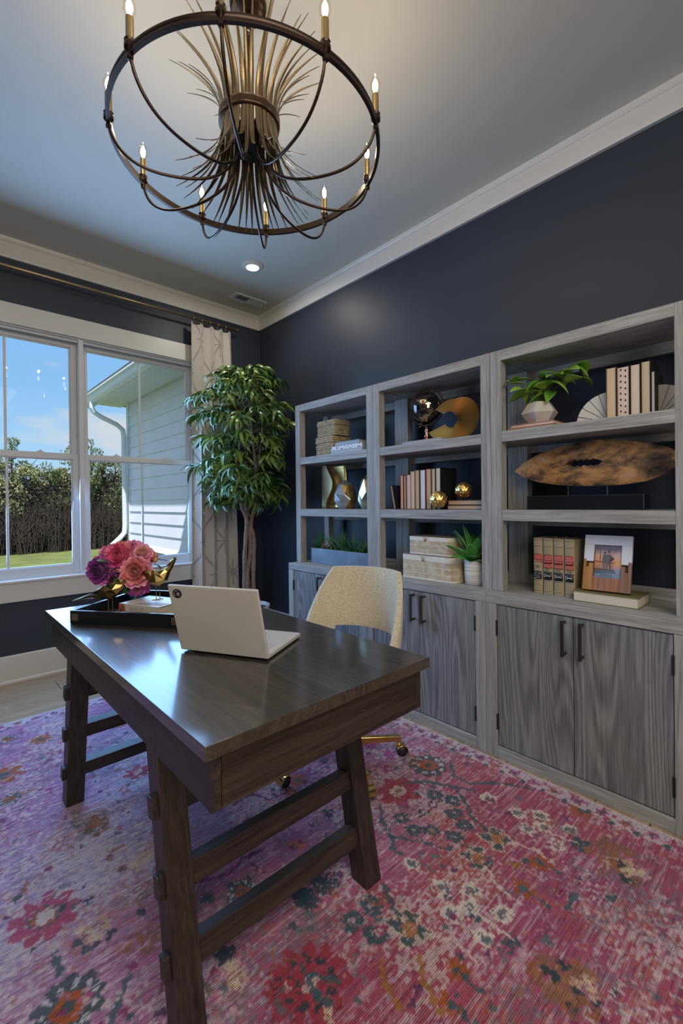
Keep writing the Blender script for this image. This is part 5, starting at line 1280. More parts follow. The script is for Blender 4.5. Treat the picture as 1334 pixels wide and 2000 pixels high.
# --- near hutch, top shelf
book_flat(-.36, -.20, -2.945, -2.722, zt, .014, 'pink', 'tan', 'pink-covered lower book under the white faceted vase', 'flat books under the white vase')
book_flat(-.355, -.20, -2.945, -2.735, zt+.0146, .014, 'pink', 'cream', 'salmon upper book directly under the white faceted vase', 'flat books under the white vase')
def vase_plant():
    cx_, cy_, z0 = -.275, -2.845, zt+.0292
    t = thing('vase_plant', 'white faceted vase holding bright green leafy stems on the top shelf', 'plant', (cx_, cy_, z0))
    m = plain('white_stone_ceramic', (.50, .49, .46), .5, var=.1, vscale=20)
    vs, fs = [], []; n = 6; R_ = [(.046, 0), (.085, .052), (.052, .104), (.046, .104), (.044, .09)]
    for r_, z_ in R_:
        for j in range(n): a = 2*PI*j/n+.15; vs.append((r_*math.cos(a), r_*math.sin(a), z_))
    for i in range(len(R_)-1):
        for j in range(n): fs.append((i*n+j, i*n+(j+1) % n, (i+1)*n+(j+1) % n, (i+1)*n+j))
    fs.append(tuple(reversed(range(n)))); fs.append(tuple((len(R_)-1)*n+j for j in range(n)))
    build('vase', MB().add(vs, fs), m, t, local=True, bevel=.0015)
    gm_ = leaf_mat('broad_leaf', (.06, .22, .015), (.27, .46, .07), .35, 10)
    stems = [(-.05, .05, .075, 3), (-.03, -.02, .15, 4), (-.02, -.13, .145, 5), (-.03, -.20, .165, 5), (-.06, .08, .125, 4), (.02, .05, .14, 3), (-.05, -.08, .09, 4), (.04, -.16, .11, 3)]
    r = random.Random(21)
    for (sx, sy, sz, nl) in stems:
        p0 = Vector((0, 0, .09)); p2 = Vector((sx, sy, .104+sz*.9)); p1 = Vector((sx*.3, sy*.35, .10+sz*.75)); Q = [p0.lerp(p1, f).lerp(p1.lerp(p2, f), f) for f in np.linspace(0, 1, 8)]
        build('stem', MB().tube(Q, .0022, 6), plain('leaf_stem', (.09, .14, .04), .6) if 'leaf_stem' not in bpy.data.materials else bpy.data.materials['leaf_stem'], t, local=True, smooth=True)
        for q in range(nl):
            f = .55+.45*q/max(1, nl-1); p = Q[int(f*7)]; az = math.atan2(sy, sx)+(q-nl/2)*1.25+r.uniform(-.4, .4); L_ = r.uniform(.080, .112); W_ = L_*.50; P = []
            for i in range(8):
                g = i/7; w_ = W_*math.sin(PI*min(1, .06+.94*g)**.85)**.9*.55+.0004; P.append([(L_*g, w_*s_, -.035*g*g*1.0+abs(s_)*w_*.30) for s_ in (-1, -.5, 0, .5, 1)])
            o = build('leaf', MB().grid(P), gm_, t, local=True, smooth=True); o.location = p; o.rotation_euler = (r.uniform(-.5, .5), r.uniform(-.45, .45), az); o.modifiers.new('t', 'SOLIDIFY').thickness = .0008
vase_plant()
M['marble'] = plain('ivory_inlay', (.58, .56, .52), .5, var=.06)
def quarter_fan(yc, side, label):
    xx = -.262; R = .133 if side > 0 else .127; t = thing('fan_bookend', label, 'bookend', (xx+.02, yc+side*R/2, zt), 0, 'ivory fan bookends with brass spokes'); n = 5
    for k in range(n):
        a0 = PI/2*k/n+.012; a1 = PI/2*(k+1)/n-.012; pts = [(xx, yc+side*.006*math.cos((a0+a1)/2), zt+.006*math.sin((a0+a1)/2)+.0003)] + [(xx, yc+side*R*math.cos(a), zt+R*math.sin(a)+.0003) for a in np.linspace(a0, a1, 6)]
        build('segment', MB().prism(pts, (.035, 0, 0)), M['marble'], t, bevel=.001)
    pts = [(xx+.002, yc, zt)]+[(xx+.002, yc+side*(R-.001)*math.cos(a), zt+(R-.001)*math.sin(a)) for a in np.linspace(0, PI/2, 16)]
    build('brass_spokes', MB().prism(pts, (.031, 0, 0)), M['brass'], t)
quarter_fan(-3.139, 1, 'left ivory fan bookend with brass spokes'); quarter_fan(-3.3165, -1, 'right ivory fan bookend with brass spokes, partly behind the post')
G2 = 'upright books between the fan bookends'
for (a, b_, h, cv, pg, lb) in [(-3.1405, -3.179, .228, 'brown', 'buff', 'tan-paged leftmost book between the fan bookends'), (-3.181, -3.2275, .222, 'black', 'pink', 'dictionary with black thumb-index tabs between the fan bookends'),
  (-3.230, -3.266, .222, 'navy', 'cream', 'cream-paged book right of the thumb-indexed dictionary'), (-3.268, -3.301, .226, 'black', 'buff', 'tall black book with buff pages between the fan bookends'), (-3.303, -3.3155, .180, 'black', 'white', 'thin short black book against the right bookend')]:
    t = book_up(a, b_, zt, h, .145, -.305, cv, pg, lb, G2)
    if 'index tabs' in lb:
        for col_ in (.010, -.007):
            for q in range(8):
                build('thumb_tab', MB().box(-.0725+.0030, -.0725+.0042, col_-.0035, col_+.0015, .205-.025*q-(.006 if col_ < 0 else 0), .213-.025*q-(.006 if col_ < 0 else 0)), CV['black'], t, local=True)
# driftwood on stand
def driftwood():
    t = thing('driftwood_sculpture', 'long carved driftwood slab on a low black stand', 'ornament', (-.225, -3.03, zb_))
    st_ = build('stand', MB().box(-.272, -.180, -3.268, -2.778, zb_, zb_+.066), M['black'], t, bevel=.002)
    for yy in (-2.955, -3.120): build('pin', MB().tube([(-.225, yy, zb_+.06), (-.225, yy, 1.33)], .0035, 8), M['black_metal'], t)
    yl, yr = -2.706, -3.395; top = [(0, 1.368), (.06, 1.402), (.16, 1.438), (.30, 1.462), (.42, 1.480), (.55, 1.483), (.70, 1.470), (.82, 1.452), (.92, 1.428), (1, 1.388)]
    bot = [(0, 1.362), (.06, 1.332), (.16, 1.304), (.30, 1.286), (.42, 1.279), (.55, 1.275), (.70, 1.278), (.82, 1.290), (.92, 1.318), (1, 1.372)]
    def ip(T, u):
        for (a, b_), (c, d) in zip(T[:-1], T[1:]):
            if u <= c: return b_+(d-b_)*(u-a)/(c-a)
        return T[-1][1]
    h0, h1, hz, hh = .368, .592, 1.382, .0155; nu, nv = 100, 16
    x_f = lambda u, s_: -.245-.022*math.sin(PI*u)*(1-abs(2*s_-1)**2.5)
    x_b = lambda u, s_: -.212+.010*math.sin(PI*u)*(1-abs(2*s_-1)**2.5)
    mb = MB(); idx = {}
    def vtx(u, z_, s_, side):
        x = (x_f if side == 0 else x_b)(u, s_)+.0015*math.sin(u*31+z_*90)
        mb.v.append((x, yl+(yr-yl)*u, z_)); return len(mb.v)-1
    def hole(u):   # scalloped opening
        if h0 < u < h1:
            q = (u-h0)/(h1-h0); return hh*(min(1, math.sin(PI*q)*2.2))*(.62+.5*abs(math.sin(PI*q*6)))
        return 0
    for side in (0, 1):
        for i in range(nu+1):
            u = i/nu; zt2, zb2 = ip(top, u)+.0008*math.sin(40*u), ip(bot, u); g = hole(u); zm = hz if h0 < u < h1 else (zt2+zb2)/2*.6+hz*.4; zm = min(max(zm, zb2), zt2)
            for j in range(nv+1):
                s_ = j/nv; z_ = zb2+(zm-g-zb2)*(s_/.5) if s_ < .5 else ((zm+g)+(zt2-zm-g)*((s_-.5)/.5))
                if j == nv//2: idx[(side, i, 'm')] = vtx(u, zm-g, .5, side); idx[(side, i, 'M')] = vtx(u, zm+g, .5, side)
                else: idx[(side, i, j)] = vtx(u, z_, (z_-zb2)/max(1e-6, zt2-zb2), side)
    hv = nv//2
    def gi(side, i, j, upper):
        return idx[(side, i, 'M' if upper else 'm')] if j == hv else idx[(side, i, j)]
    for side in (0, 1):
        for i in range(nu):
            for j in range(nv):
                up_ = j >= hv; q = (gi(side, i, j, up_), gi(side, i+1, j, up_), gi(side, i+1, j+1, up_), gi(side, i, j+1, up_)); mb.f.append(q if side else q[::-1]); mb.m.append(0)
    for i in range(nu):
        for k, up_ in (('m', 0), ('M', 1)):
            if hole(i/nu) > 0 or hole((i+1)/nu) > 0: mb.f.append((idx[(0, i, k)], idx[(0, i+1, k)], idx[(1, i+1, k)], idx[(1, i, k)])); mb.m.append(0)
        for j in (0, nv): mb.f.append((idx[(0, i, j)], idx[(0, i+1, j)], idx[(1, i+1, j)], idx[(1, i, j)])); mb.m.append(0)
    m, nt, N, L, b = new_mat('weathered_driftwood'); setc(b, (.3, .2, .1), .7)
    tc = N.new('ShaderNodeTexCoord'); mp = N.new('ShaderNodeMapping'); mp.inputs['Scale'].default_value = (8, 4.5, 9); L.new(tc.outputs['Object'], mp.inputs[0]); n = noise_node(N, L, mp.outputs[0], 1.5, 9, .66, .35)
    r = ramp(N, L, n.outputs[0], [(.36, (.020, .013, .010)), (.46, (.15, .085, .042)), (.56, (.44, .22, .075)), (.70, (.46, .34, .21))]); L.new(r.outputs[0], b.inputs['Base Color'])
    mp2 = N.new('ShaderNodeMapping'); mp2.inputs['Scale'].default_value = (30, 5, 120); L.new(tc.outputs['Object'], mp2.inputs[0]); n2 = noise_node(N, L, mp2.outputs[0], 1.5, 5, .6, .5); add_bump(N, L, b, n2.outputs[0], .6, .002)
    build('driftwood_slab', mb, m, t, smooth=True, auto=50)
driftwood()

# --- near hutch, cabinet top: law books, photo frame
TEXTS = []; TCOL = bpy.data.collections.new('type_setting'); COL.children.link(TCOL)
def text(body, size, parent, loc, rot, mat, name='lettering', ext=.0002):
    c = bpy.data.curves.new(name, 'FONT'); c.body = body; c.size = size; c.align_x = 'CENTER'; c.align_y = 'CENTER'; c.extrude = ext; c.materials.append(mat)
    o = bpy.data.objects.new(name, c); TCOL.objects.link(o); TEXTS.append((o, name, parent, loc, rot, mat)); return o
M['tan_cloth'] = plain('tan_buckram', (.33, .27, .165), .7, var=.12, vscale=14, bump=.15, bscale=300)
M['label_red'] = plain('red_label', (.42, .025, .03), .5); M['label_black'] = plain('black_label', (.015, .018, .028), .5); M['label_text'] = plain('pale_label_text', (.62, .58, .52), .6); M['ink'] = plain('number_ink', (.05, .05, .05), .6); M['gold_line'] = plain('faded_gilt_line', (.12, .09, .05), .6)
LAWL = ['tan law reporter at the left end, with a starry black label', 'second tan law reporter from the left, with key emblem', 'third tan law reporter from the left, with key emblem', 'rightmost tan law reporter, next to the photo frame']
law = [(-2.832, -2.8745, '186'), (-2.8775, -2.9215, '527'), (-2.9245, -2.9695, '555'), (-2.9730, -3.0150, '728')]
for k, (ya, yb, num) in enumerate(law):
    H = .262; dp = .17; xf = -.330; w_ = ya-yb
    t = thing('law_book', LAWL[k], 'book', (xf+dp/2, (ya+yb)/2, zc), 0, 'tan law reporters in the near hutch')
    P = []; prof = [(.5, .0), (.49, -.003), (.40, -.0065), (.2, -.009), (0, -.0098), (-.2, -.009), (-.40, -.0065), (-.49, -.003), (-.5, .0)]
    cv = MB(); sp_ = [(-dp/2+.008+x, y*w_) for y, x in prof]; back = [(-dp/2+.012, -.5*w_), (-dp/2+.012, .5*w_)]
    cv.prism([(x, y, 0) for x, y in sp_+back], (0, 0, H)); cv.box(-dp/2+.010, dp/2, w_/2-.0028, w_/2, 0, H); cv.box(-dp/2+.010, dp/2, -w_/2, -w_/2+.0028, 0, H)
    build('cover', cv, M['tan_cloth'], t, local=True, bevel=.0008, seg=1)
    build('pages', MB().box(-dp/2+.012, dp/2-.004, -w_/2+.0028, w_/2-.0028, .004, H-.005), PG['cream'], t, local=True)
    def band(z0, z1, mat, nm, o_=.0007, yw=.96):
        pts = [(-dp/2+.008+x-o_, y*w_*yw) for y, x in prof]; b_ = MB(); b_.grid([[(x, y, z0), (x, y, z1)] for x, y in pts]); o = build(nm, b_, mat, t, local=True, smooth=True, fixn=False); o.modifiers.new('t', 'SOLIDIFY').thickness = .0006
    for z_ in (.222, .178+.008, .062, .012, .252): band(z_, z_+.0022, M['gold_line'], 'gilt_line', .0004)
    first_ = (k == 0)
    band(.141 if not first_ else .148, .184, M['label_red'], 'title_label'); band(.068, .106, M['label_black'], 'black_label')
    if not first_: band(.122, .137, M['label_red'], 'series_label')
    rot = (PI/2, 0, -PI/2); xs = -dp/2-.0030
    for q, wd in enumerate(('NORTH', 'WESTERN', 'REPORTER')): text(wd, .0066, t, (xs, 0, .175-.0105*q+(.002 if first_ else 0)), rot, M['label_text'])
    text('2D Series' if not first_ else 'Annotated', .0075, t, (xs, 0, .1295 if not first_ else .1445+.0065), rot, M['label_text'])
    text(num, .0140, t, (xs+.0006, 0, .1135 if not first_ else .127), rot, M['ink'], 'volume_number')
    if first_:
        for (yy, zz_) in ((.009, .097), (-.008, .095), (.008, .087), (-.003, .083), (.004, .076), (-.008, .077), (.010, .073)): build('emblem', MB().beam((xs-.0002, yy-.004, zz_), (xs-.0002, yy+.004, zz_-.0015), .002, .0006, side=(1, 0, 0)), M['label_text'], t, local=True)
    else:
        em = MB(); em.tube([(xs-.0002, .011+.0045*math.cos(q), .087+.006*math.sin(q)) for q in np.linspace(0, 2*PI, 13)[:-1]], .0011, 4, closed=True); em.beam((xs-.0002, .006, .0868), (xs-.0002, -.014, .0868), .003, .0008, side=(1, 0, 0)); em.beam((xs-.0002, -.0105, .0850), (xs-.0002, -.0105, .083), .002, .0008, side=(1, 0, 0)); build('key_emblem', em, M['label_text'], t, local=True)
FBX0, FBY1 = -.382, -3.026
fb = book_flat(FBX0, FBX0+.175, -3.272, FBY1, zc, .044, 'olive', 'cream', 'thick cream-edged olive book lying flat under the photo frame', None)
def frame():
    zf = zc+.0446; W_, H = .180, .242; tilt = .27
    t = thing('photo_frame', 'white and stained-wood picture frame with a sunset photo leaning on the flat book', 'picture frame', (-.330, -3.143, zf+.0015), (0, 0, 0))
    t.rotation_euler = (0, tilt, math.radians(4))
    iw, ih, cz_ = .104, .143, .128; T = .018
    wh = plain('white_lacquer_frame', (.62, .66, .74), .4, var=.03)
    def bar(nm, y0, y1, z0, z1, mat, o=0): build(nm, MB().box(-T-o, 0, y0, y1, z0, z1), mat, t, local=True, bevel=.0008, seg=1)
    bar('frame_top', -W_/2, W_/2, cz_+ih/2, H, wh); bar('frame_side', iw/2, W_/2, .125, cz_+ih/2, wh); bar('frame_side', -W_/2, -iw/2, .118, cz_+ih/2, wh)
    bar('frame_bottom', -iw/2, iw/2, 0, cz_-ih/2, wood('frame_wood_a', (.16, .06, .04), (.30, .13, .08), (.42, .24, .17), 'z', .5, 2, .1))
    fw = [wood('frame_wood_b', (.20, .09, .02), (.36, .17, .05), (.45, .26, .12), 'z', .5, 2, .1), wood('frame_wood_c', (.12, .06, .05), (.22, .12, .09), (.30, .18, .14), 'z', .5, 2, .1)]
    hs = {1: [(iw/2, .118), (iw/2+.018, .100), (iw/2+.028, .135)], -1: [(iw/2, .110), (iw/2+.016, .085), (iw/2+.026, .130)]}
    for s_ in (1, -1):
        L_ = hs[s_]; ends = [L_[1][0], L_[2][0], W_/2]
        for q, ((ya, hh_), yb) in enumerate(zip(L_, ends)): bar('wood_strip', min(s_*ya, s_*yb), max(s_*ya, s_*yb), 0, hh_, fw[0 if s_ > 0 else 1], .0012)
    build('backing', MB().box(-.003, .004, -W_/2+.002, W_/2-.002, .002, H-.002), CV['brown'], t, local=True)
    # the printed photograph, flat layers a hair apart
    pm_, nt, N, L, b = new_mat('sunset_print'); setc(b, (.5, .3, .2), .35); tc = N.new('ShaderNodeTexCoord'); sp2 = N.new('ShaderNodeSeparateXYZ'); L.new(tc.outputs['Object'], sp2.inputs[0])
    mr = N.new('ShaderNodeMapRange'); mr.inputs[1].default_value = cz_-ih/2; mr.inputs[2].default_value = cz_+ih/2; n = noise_node(N, L, tc.outputs['Object'], 30, 3); ad = N.new('ShaderNodeMath'); ad.operation = 'MULTIPLY_ADD'; L.new(n.outputs[0], ad.inputs[0]); ad.inputs[1].default_value = .03; L.new(sp2.outputs[2], ad.inputs[2]); L.new(ad.outputs[0], mr.inputs[0])
    r = ramp(N, L, mr.outputs[0], [(.15, (.17, .24, .38)), (.36, (.26, .30, .42)), (.45, (.50, .30, .24)), (.60, (.68, .34, .14)), (.80, (.58, .40, .34)), (.97, (.22, .20, .28))]); L.new(r.outputs[0], b.inputs['Base Color'])
    xp = -T*.45; pr = build('photo_print', MB().box(xp, xp+.002, -iw/2, iw/2, cz_-ih/2, cz_+ih/2), pm_, t, local=True)
    fig = plain('print_figures', (.13, .11, .13), .5); rail = plain('print_railing', (.16, .06, .055), .5); wat = plain('print_deck', (.08, .13, .20), .5)
    x1 = xp-.0003
    def flat(nm, pts, mat, o=0): build(nm, MB().prism([(x1-o, y, z_) for y, z_ in pts], (.0002, 0, 0)), mat, pr, local=True)
    def ell(cy2, cz2, a, b2, k=14): return [(cy2+a*math.cos(q), cz2+b2*math.sin(q)) for q in np.linspace(0, 2*PI, k+1)[:-1]]
    flat('printed_porch', [(iw/2, .180), (-iw/2+.02, .176), (-iw/2+.01, .186), (-iw/2, .192), (-iw/2, cz_+ih/2), (iw/2, cz_+ih/2)], plain('print_awning', (.16, .14, .20), .5))
    flat('printed_post', [(.027, .178), (.030, .178), (.030, .128), (.027, .128)], rail); flat('printed_post', [(.048, .176), (.052, .176), (.052, .062), (.048, .062)], rail)
    flat('printed_railing', [(-.026, .127), (.052, .130), (.052, .126), (-.026, .123)], rail); flat('printed_railing', [(-.027, .094), (.052, .098), (.052, .092), (-.027, .088)], rail)
    for q in range(11): yy = -.022+.007*q; flat('printed_baluster', [(yy, .092), (yy+.0018, .092), (yy+.0018, .126), (yy, .126)], rail)
    flat('printed_deck', [(-.03, .086), (.052, .092), (.052, .074), (.01, .078), (-.034, .080)], wat)
    for q in range(6): yy = -.018+.008*q; flat('printed_reflection', [(yy, .060), (yy+.003, .060), (yy+.004, .076), (yy, .077)], wat, .0002)
    flat('printed_figure', ell(.012, .166, .0055, .0075), fig, .0002); flat('printed_figure', [(.004, .158), (.018, .158), (.021, .135), (.018, .118), (.016, .095), (.011, .095), (.010, .118), (.005, .119), (.002, .140)], fig, .0002)
    flat('printed_figure', ell(-.004, .171, .0055, .007), fig, .0003); flat('printed_figure', [(.004, .160), (-.012, .160), (-.014, .148), (-.025, .141), (-.025, .145), (-.013, .155), (-.012, .128), (-.013, .093), (-.008, .093), (-.004, .120), (.0, .093), (.005, .093), (.004, .125)], fig, .0003)
frame()

# ------------------------------------------------------------------ things on the desk
ZK = .7604
def tray():
    ang = math.radians(-53); t = thing('serving_tray', 'black lacquered tray with small gold corner plates holding the flowers and book', 'tray', (-2.076, -1.821, ZK), ang)
    Lx, Ly, H, T = .46, .42, .050, .012   # local: x along the front, y to the back
    b = MB(); b.box(0, Lx, 0, T, 0, H); b.box(0, Lx, Ly-T, Ly, 0, H); b.box(0, T, T, Ly-T, 0, H); b.box(Lx-T, Lx, T, Ly-T, 0, H)
    build('rim', b, M['black'], t, local=True, bevel=.0012); build('floor_panel', MB().box(T, Lx-T, T, Ly-T, 0, .005), M['black'], t, local=True)
    for x in (.008, Lx-.034): build('corner_plate', MB().box(x, x+.026, -.0012, .001, .012, H-.012), M['brass'], t, local=True, bevel=.0005)
    for x0, s_ in ((-.0012, 1), (Lx-.001, 1)): build('corner_plate', MB().box(x0, x0+.0022, .008, .034, .012, H-.012), M['brass'], t, local=True)
    return t
tray()
def wild_book():
    zb = ZK+.0056; ang = math.atan2(-.907, .42); t = thing('coffee_table_book', 'white hardback with floral spine corner lying in the tray under a gold bird', 'book', (-1.895, -1.811, zb), ang)
    L_, D, H = .214, .165, .042; c = .003
    wh = plain('white_dust_jacket', (.58, .54, .50), .4, var=.05)
    m, nt, N, L, b = new_mat('floral_jacket_corner'); setc(b, (.3, .1, .1), .45); tc = N.new('ShaderNodeTexCoord'); v = N.new('ShaderNodeTexVoronoi'); v.inputs['Scale'].default_value = 70; L.new(tc.outputs['Object'], v.inputs['Vector'])
    r = ramp(N, L, v.outputs['Color'], [(.0, (.03, .10, .04)), (.35, (.10, .16, .05)), (.5, (.55, .07, .05)), (.7, (.62, .22, .12)), (.85, (.02, .02, .02))], 'CONSTANT'); L.new(r.outputs[0], b.inputs['Base Color'])
    cv = MB(); cv.box(0, L_, 0, D, 0, c); cv.box(0, L_, 0, D, H-c, H); cv.box(0, L_, 0, c, c, H-c); build('cover', cv, wh, t, local=True, bevel=.001)
    build('floral_corner', MB().box(-.0006, .034, -.0006, c+.001, 0.0, H+.0006), m, t, local=True)
    build('pages', MB().box(.003, L_-.004, c, D-.004, c, H-c), PGF['cream'], t, local=True)
    gy = plain('pale_gilt_lettering', (.36, .32, .27), .5); text('WILD', .030, t, (.098, -.0004, H/2), (PI/2, 0, 0), gy); text('HOME', .006, t, (.178, -.0004, H/2-.004), (PI/2, 0, 0), gy)
    build('cover_picture', MB().prism([(.075, .02, H+.0002), (.14, .012, H+.0002), (.20, .03, H+.0002), (.205, .07, H+.0002), (.12, .06, H+.0002)], (0, 0, .0003)), plain('jacket_photo', (.33, .29, .24), .5, var=.4, vscale=60), t, local=True)
wild_book()
def facet_body(t, secs, mat, name='body'):
    # sections (x, z, half width, half height) set square to the body's curved axis, joined by flat facets
    n = 7; P = []
    for k, (cx_, cz_, w_, h_) in enumerate(secs):
        a, b_ = secs[max(k-1, 0)], secs[min(k+1, len(secs)-1)]; tx, tz = b_[0]-a[0], b_[1]-a[1]; L_ = math.hypot(tx, tz); nx_, nz_ = -tz/L_, tx/L_
        row = []
        for j in range(n):
            an = 2*PI*(j+.25+.3*(k % 2))/n; row.append((cx_+nx_*h_*math.sin(an), w_*math.cos(an), cz_+nz_*h_*math.sin(an)))
        P.append(row)
    mb = MB()
    for row in P: mb.v += row
    for i in range(len(P)-1):
        for j in range(n):
            a, b_, c, d = i*n+j, i*n+(j+1) % n, (i+1)*n+(j+1) % n, (i+1)*n+j
            mb.f += [(a, b_, c), (a, c, d)]; mb.m += [0, 0]
    mb.f += [tuple(reversed(range(n))), tuple((len(P)-1)*n+j for j in range(n))]; mb.m += [0, 0]
    return build(name, mb, mat, t, local=True)
M['bird_gold'] = plain('brushed_bird_gold', (.50, .34, .12), .28, 1, var=.25, vscale=25)
def bird(label, loc, ang, secs, legx, zbody, G_):
    t = thing('gold_bird', label, 'bird figurine', loc, ang, G_)
    facet_body(t, secs, M['bird_gold'])
    for s_ in (-1, 1):
        x = legx+s_*.004; build('leg', MB().tube([(x, s_*.009, zbody+.01), (x, s_*.009, .003)], .0017, 6), M['bird_gold'], t, local=True)
        f = MB(); f.box(x-.014, x+.018, s_*.009-.0018, s_*.009+.0018, 0, .0032)
        for q in (-.45, .45): f.beam((x, s_*.009, .0016), (x+.017*math.cos(q), s_*.009+.017*math.sin(q), .0016), .003, .003)
        build('foot', f, M['bird_gold'], t, local=True)
    return t
BG = 'faceted gold birds on the tray'
zf1 = ZK+.0056
# local x runs tail -> beak ; bird one faces right, long tail to the left
a1 = math.atan2(-.67, .74)
bird('faceted gold bird standing in the tray with a long level tail', (-1.906, -1.735, zf1), a1,
     [(-.160, .044, .004, .002), (-.115, .056, .009, .005), (-.070, .066, .018, .013), (-.036, .074, .030, .028), (-.006, .080, .034, .034), (.020, .095, .030, .033), (.038, .112, .022, .024), (.050, .124, .018, .018), (.062, .126, .011, .011), (.074, .123, .005, .005), (.084, .119, .001, .001)], 0, .040, BG)
zf2 = ZK+.0056+.0426
# bird two seen from behind: tail cocked up to the right
bird('faceted gold bird on the white book with its tail cocked upward', (-1.745, -1.855, zf2), math.atan2(.67, -.74),
     [(-.070, .176, .011, .008), (-.060, .160, .012, .011), (-.049, .142, .012, .013), (-.036, .124, .016, .017), (-.018, .102, .028, .029), (.004, .092, .033, .036), (.026, .096, .030, .034), (.042, .106, .022, .024), (.054, .112, .017, .017), (.064, .111, .010, .010), (.078, .106, .001, .001)], .005, .060, BG)

# peonies
def peony(t, c, R, mats, seed, axis, nm='peony_bloom', open_=1.0):
    r = random.Random(seed); ax = Vector(axis).normalized(); q = ax.to_track_quat('Z', 'Y').to_matrix().to_4x4()
    root = None
    layers = [(7, .34, .26, .16), (9, .52, .34, .38), (11, .74, .42, .60), (12, .95, .50, .84), (12, 1.10, .52, 1.10)]
    for li, (n, rr_, wd, spread) in enumerate(layers):
        mb = MB(); 
        for k in range(n):
            a = 2*PI*k/n+li*.6+r.uniform(-.2, .2); L_ = R*1.12*(.62+.30*rr_)*r.uniform(.92, 1.08); W_ = R*wd*r.uniform(.9, 1.15); base_el = 1.45-spread*1.15*open_
            P = []; A_, B_ = 6, 6
            for i in range(A_+1):
                f = i/A_; el = base_el + (.95*f if li < 3 else .35*f-.75*max(0, f-.55)*li*.25); row = []
                rad = R*.06+ (L_*f)*math.cos(base_el+.25*f*1.0) ; hz = (L_*f)*math.sin(base_el+.35*f) - (R*.32*max(0, f-.6) if li >= 3 else 0)
                if li < 3: rad *= (1-.42*f*f*(3-li)/3)
                wf = math.sin(PI*(.10+.78*f))**.7
                for j in range(B_+1):
                    s_ = -1+2*j/B_; th = a+s_*W_*wf/max(rad, R*.22); 
                    rp = rad*(1-.05*s_*s_)+R*.04*f*math.sin(4.2*s_+k*2+3*f); zz_ = hz-R*.05*s_*s_*f+R*.07*f*math.sin(4.0*s_+2.3*k+li)
                    row.append(q @ Vector((rp*math.cos(th), rp*math.sin(th), zz_-R*.35)))
                P.append(row)
            mb.grid([[Vector(c)+p for p in row] for row in P])
        par = t if root is None else root
        mt = mats[min(li, len(mats)-1)]
        o = build(nm if root is None else 'petal_layer', mb, mt, par, smooth=True, fixn=False)
        if root is None: root = o
    return root
def petal_mat(name, c1, c2):
    m, nt, N, L, b = new_mat(name); setc(b, c1, .6); tc = N.new('ShaderNodeTexCoord'); n = noise_node(N, L, tc.outputs['Object'], 35, 3); r = ramp(N, L, n.outputs[0], [(.35, c1), (.68, c2)]); L.new(r.outputs[0], b.inputs['Base Color']); b.inputs['Sheen Weight'].default_value = .15; return m
PK = petal_mat('coral_pink_petals', (.62, .13, .15), (.80, .32, .30)); PH = petal_mat('hot_pink_petals', (.60, .04, .16), (.80, .12, .26)); PM = petal_mat('magenta_petals', (.42, .04, .28), (.66, .14, .46)); PP = petal_mat('purple_petals', (.10, .01, .13), (.33, .03, .34)); PPd = petal_mat('deep_purple_petals', (.025, .006, .04), (.12, .012, .13)); PE = petal_mat('peach_petals', (.72, .34, .25), (.82, .50, .38)); PL = petal_mat('light_pink_petals', (.66, .22, .34), (.80, .36, .48))
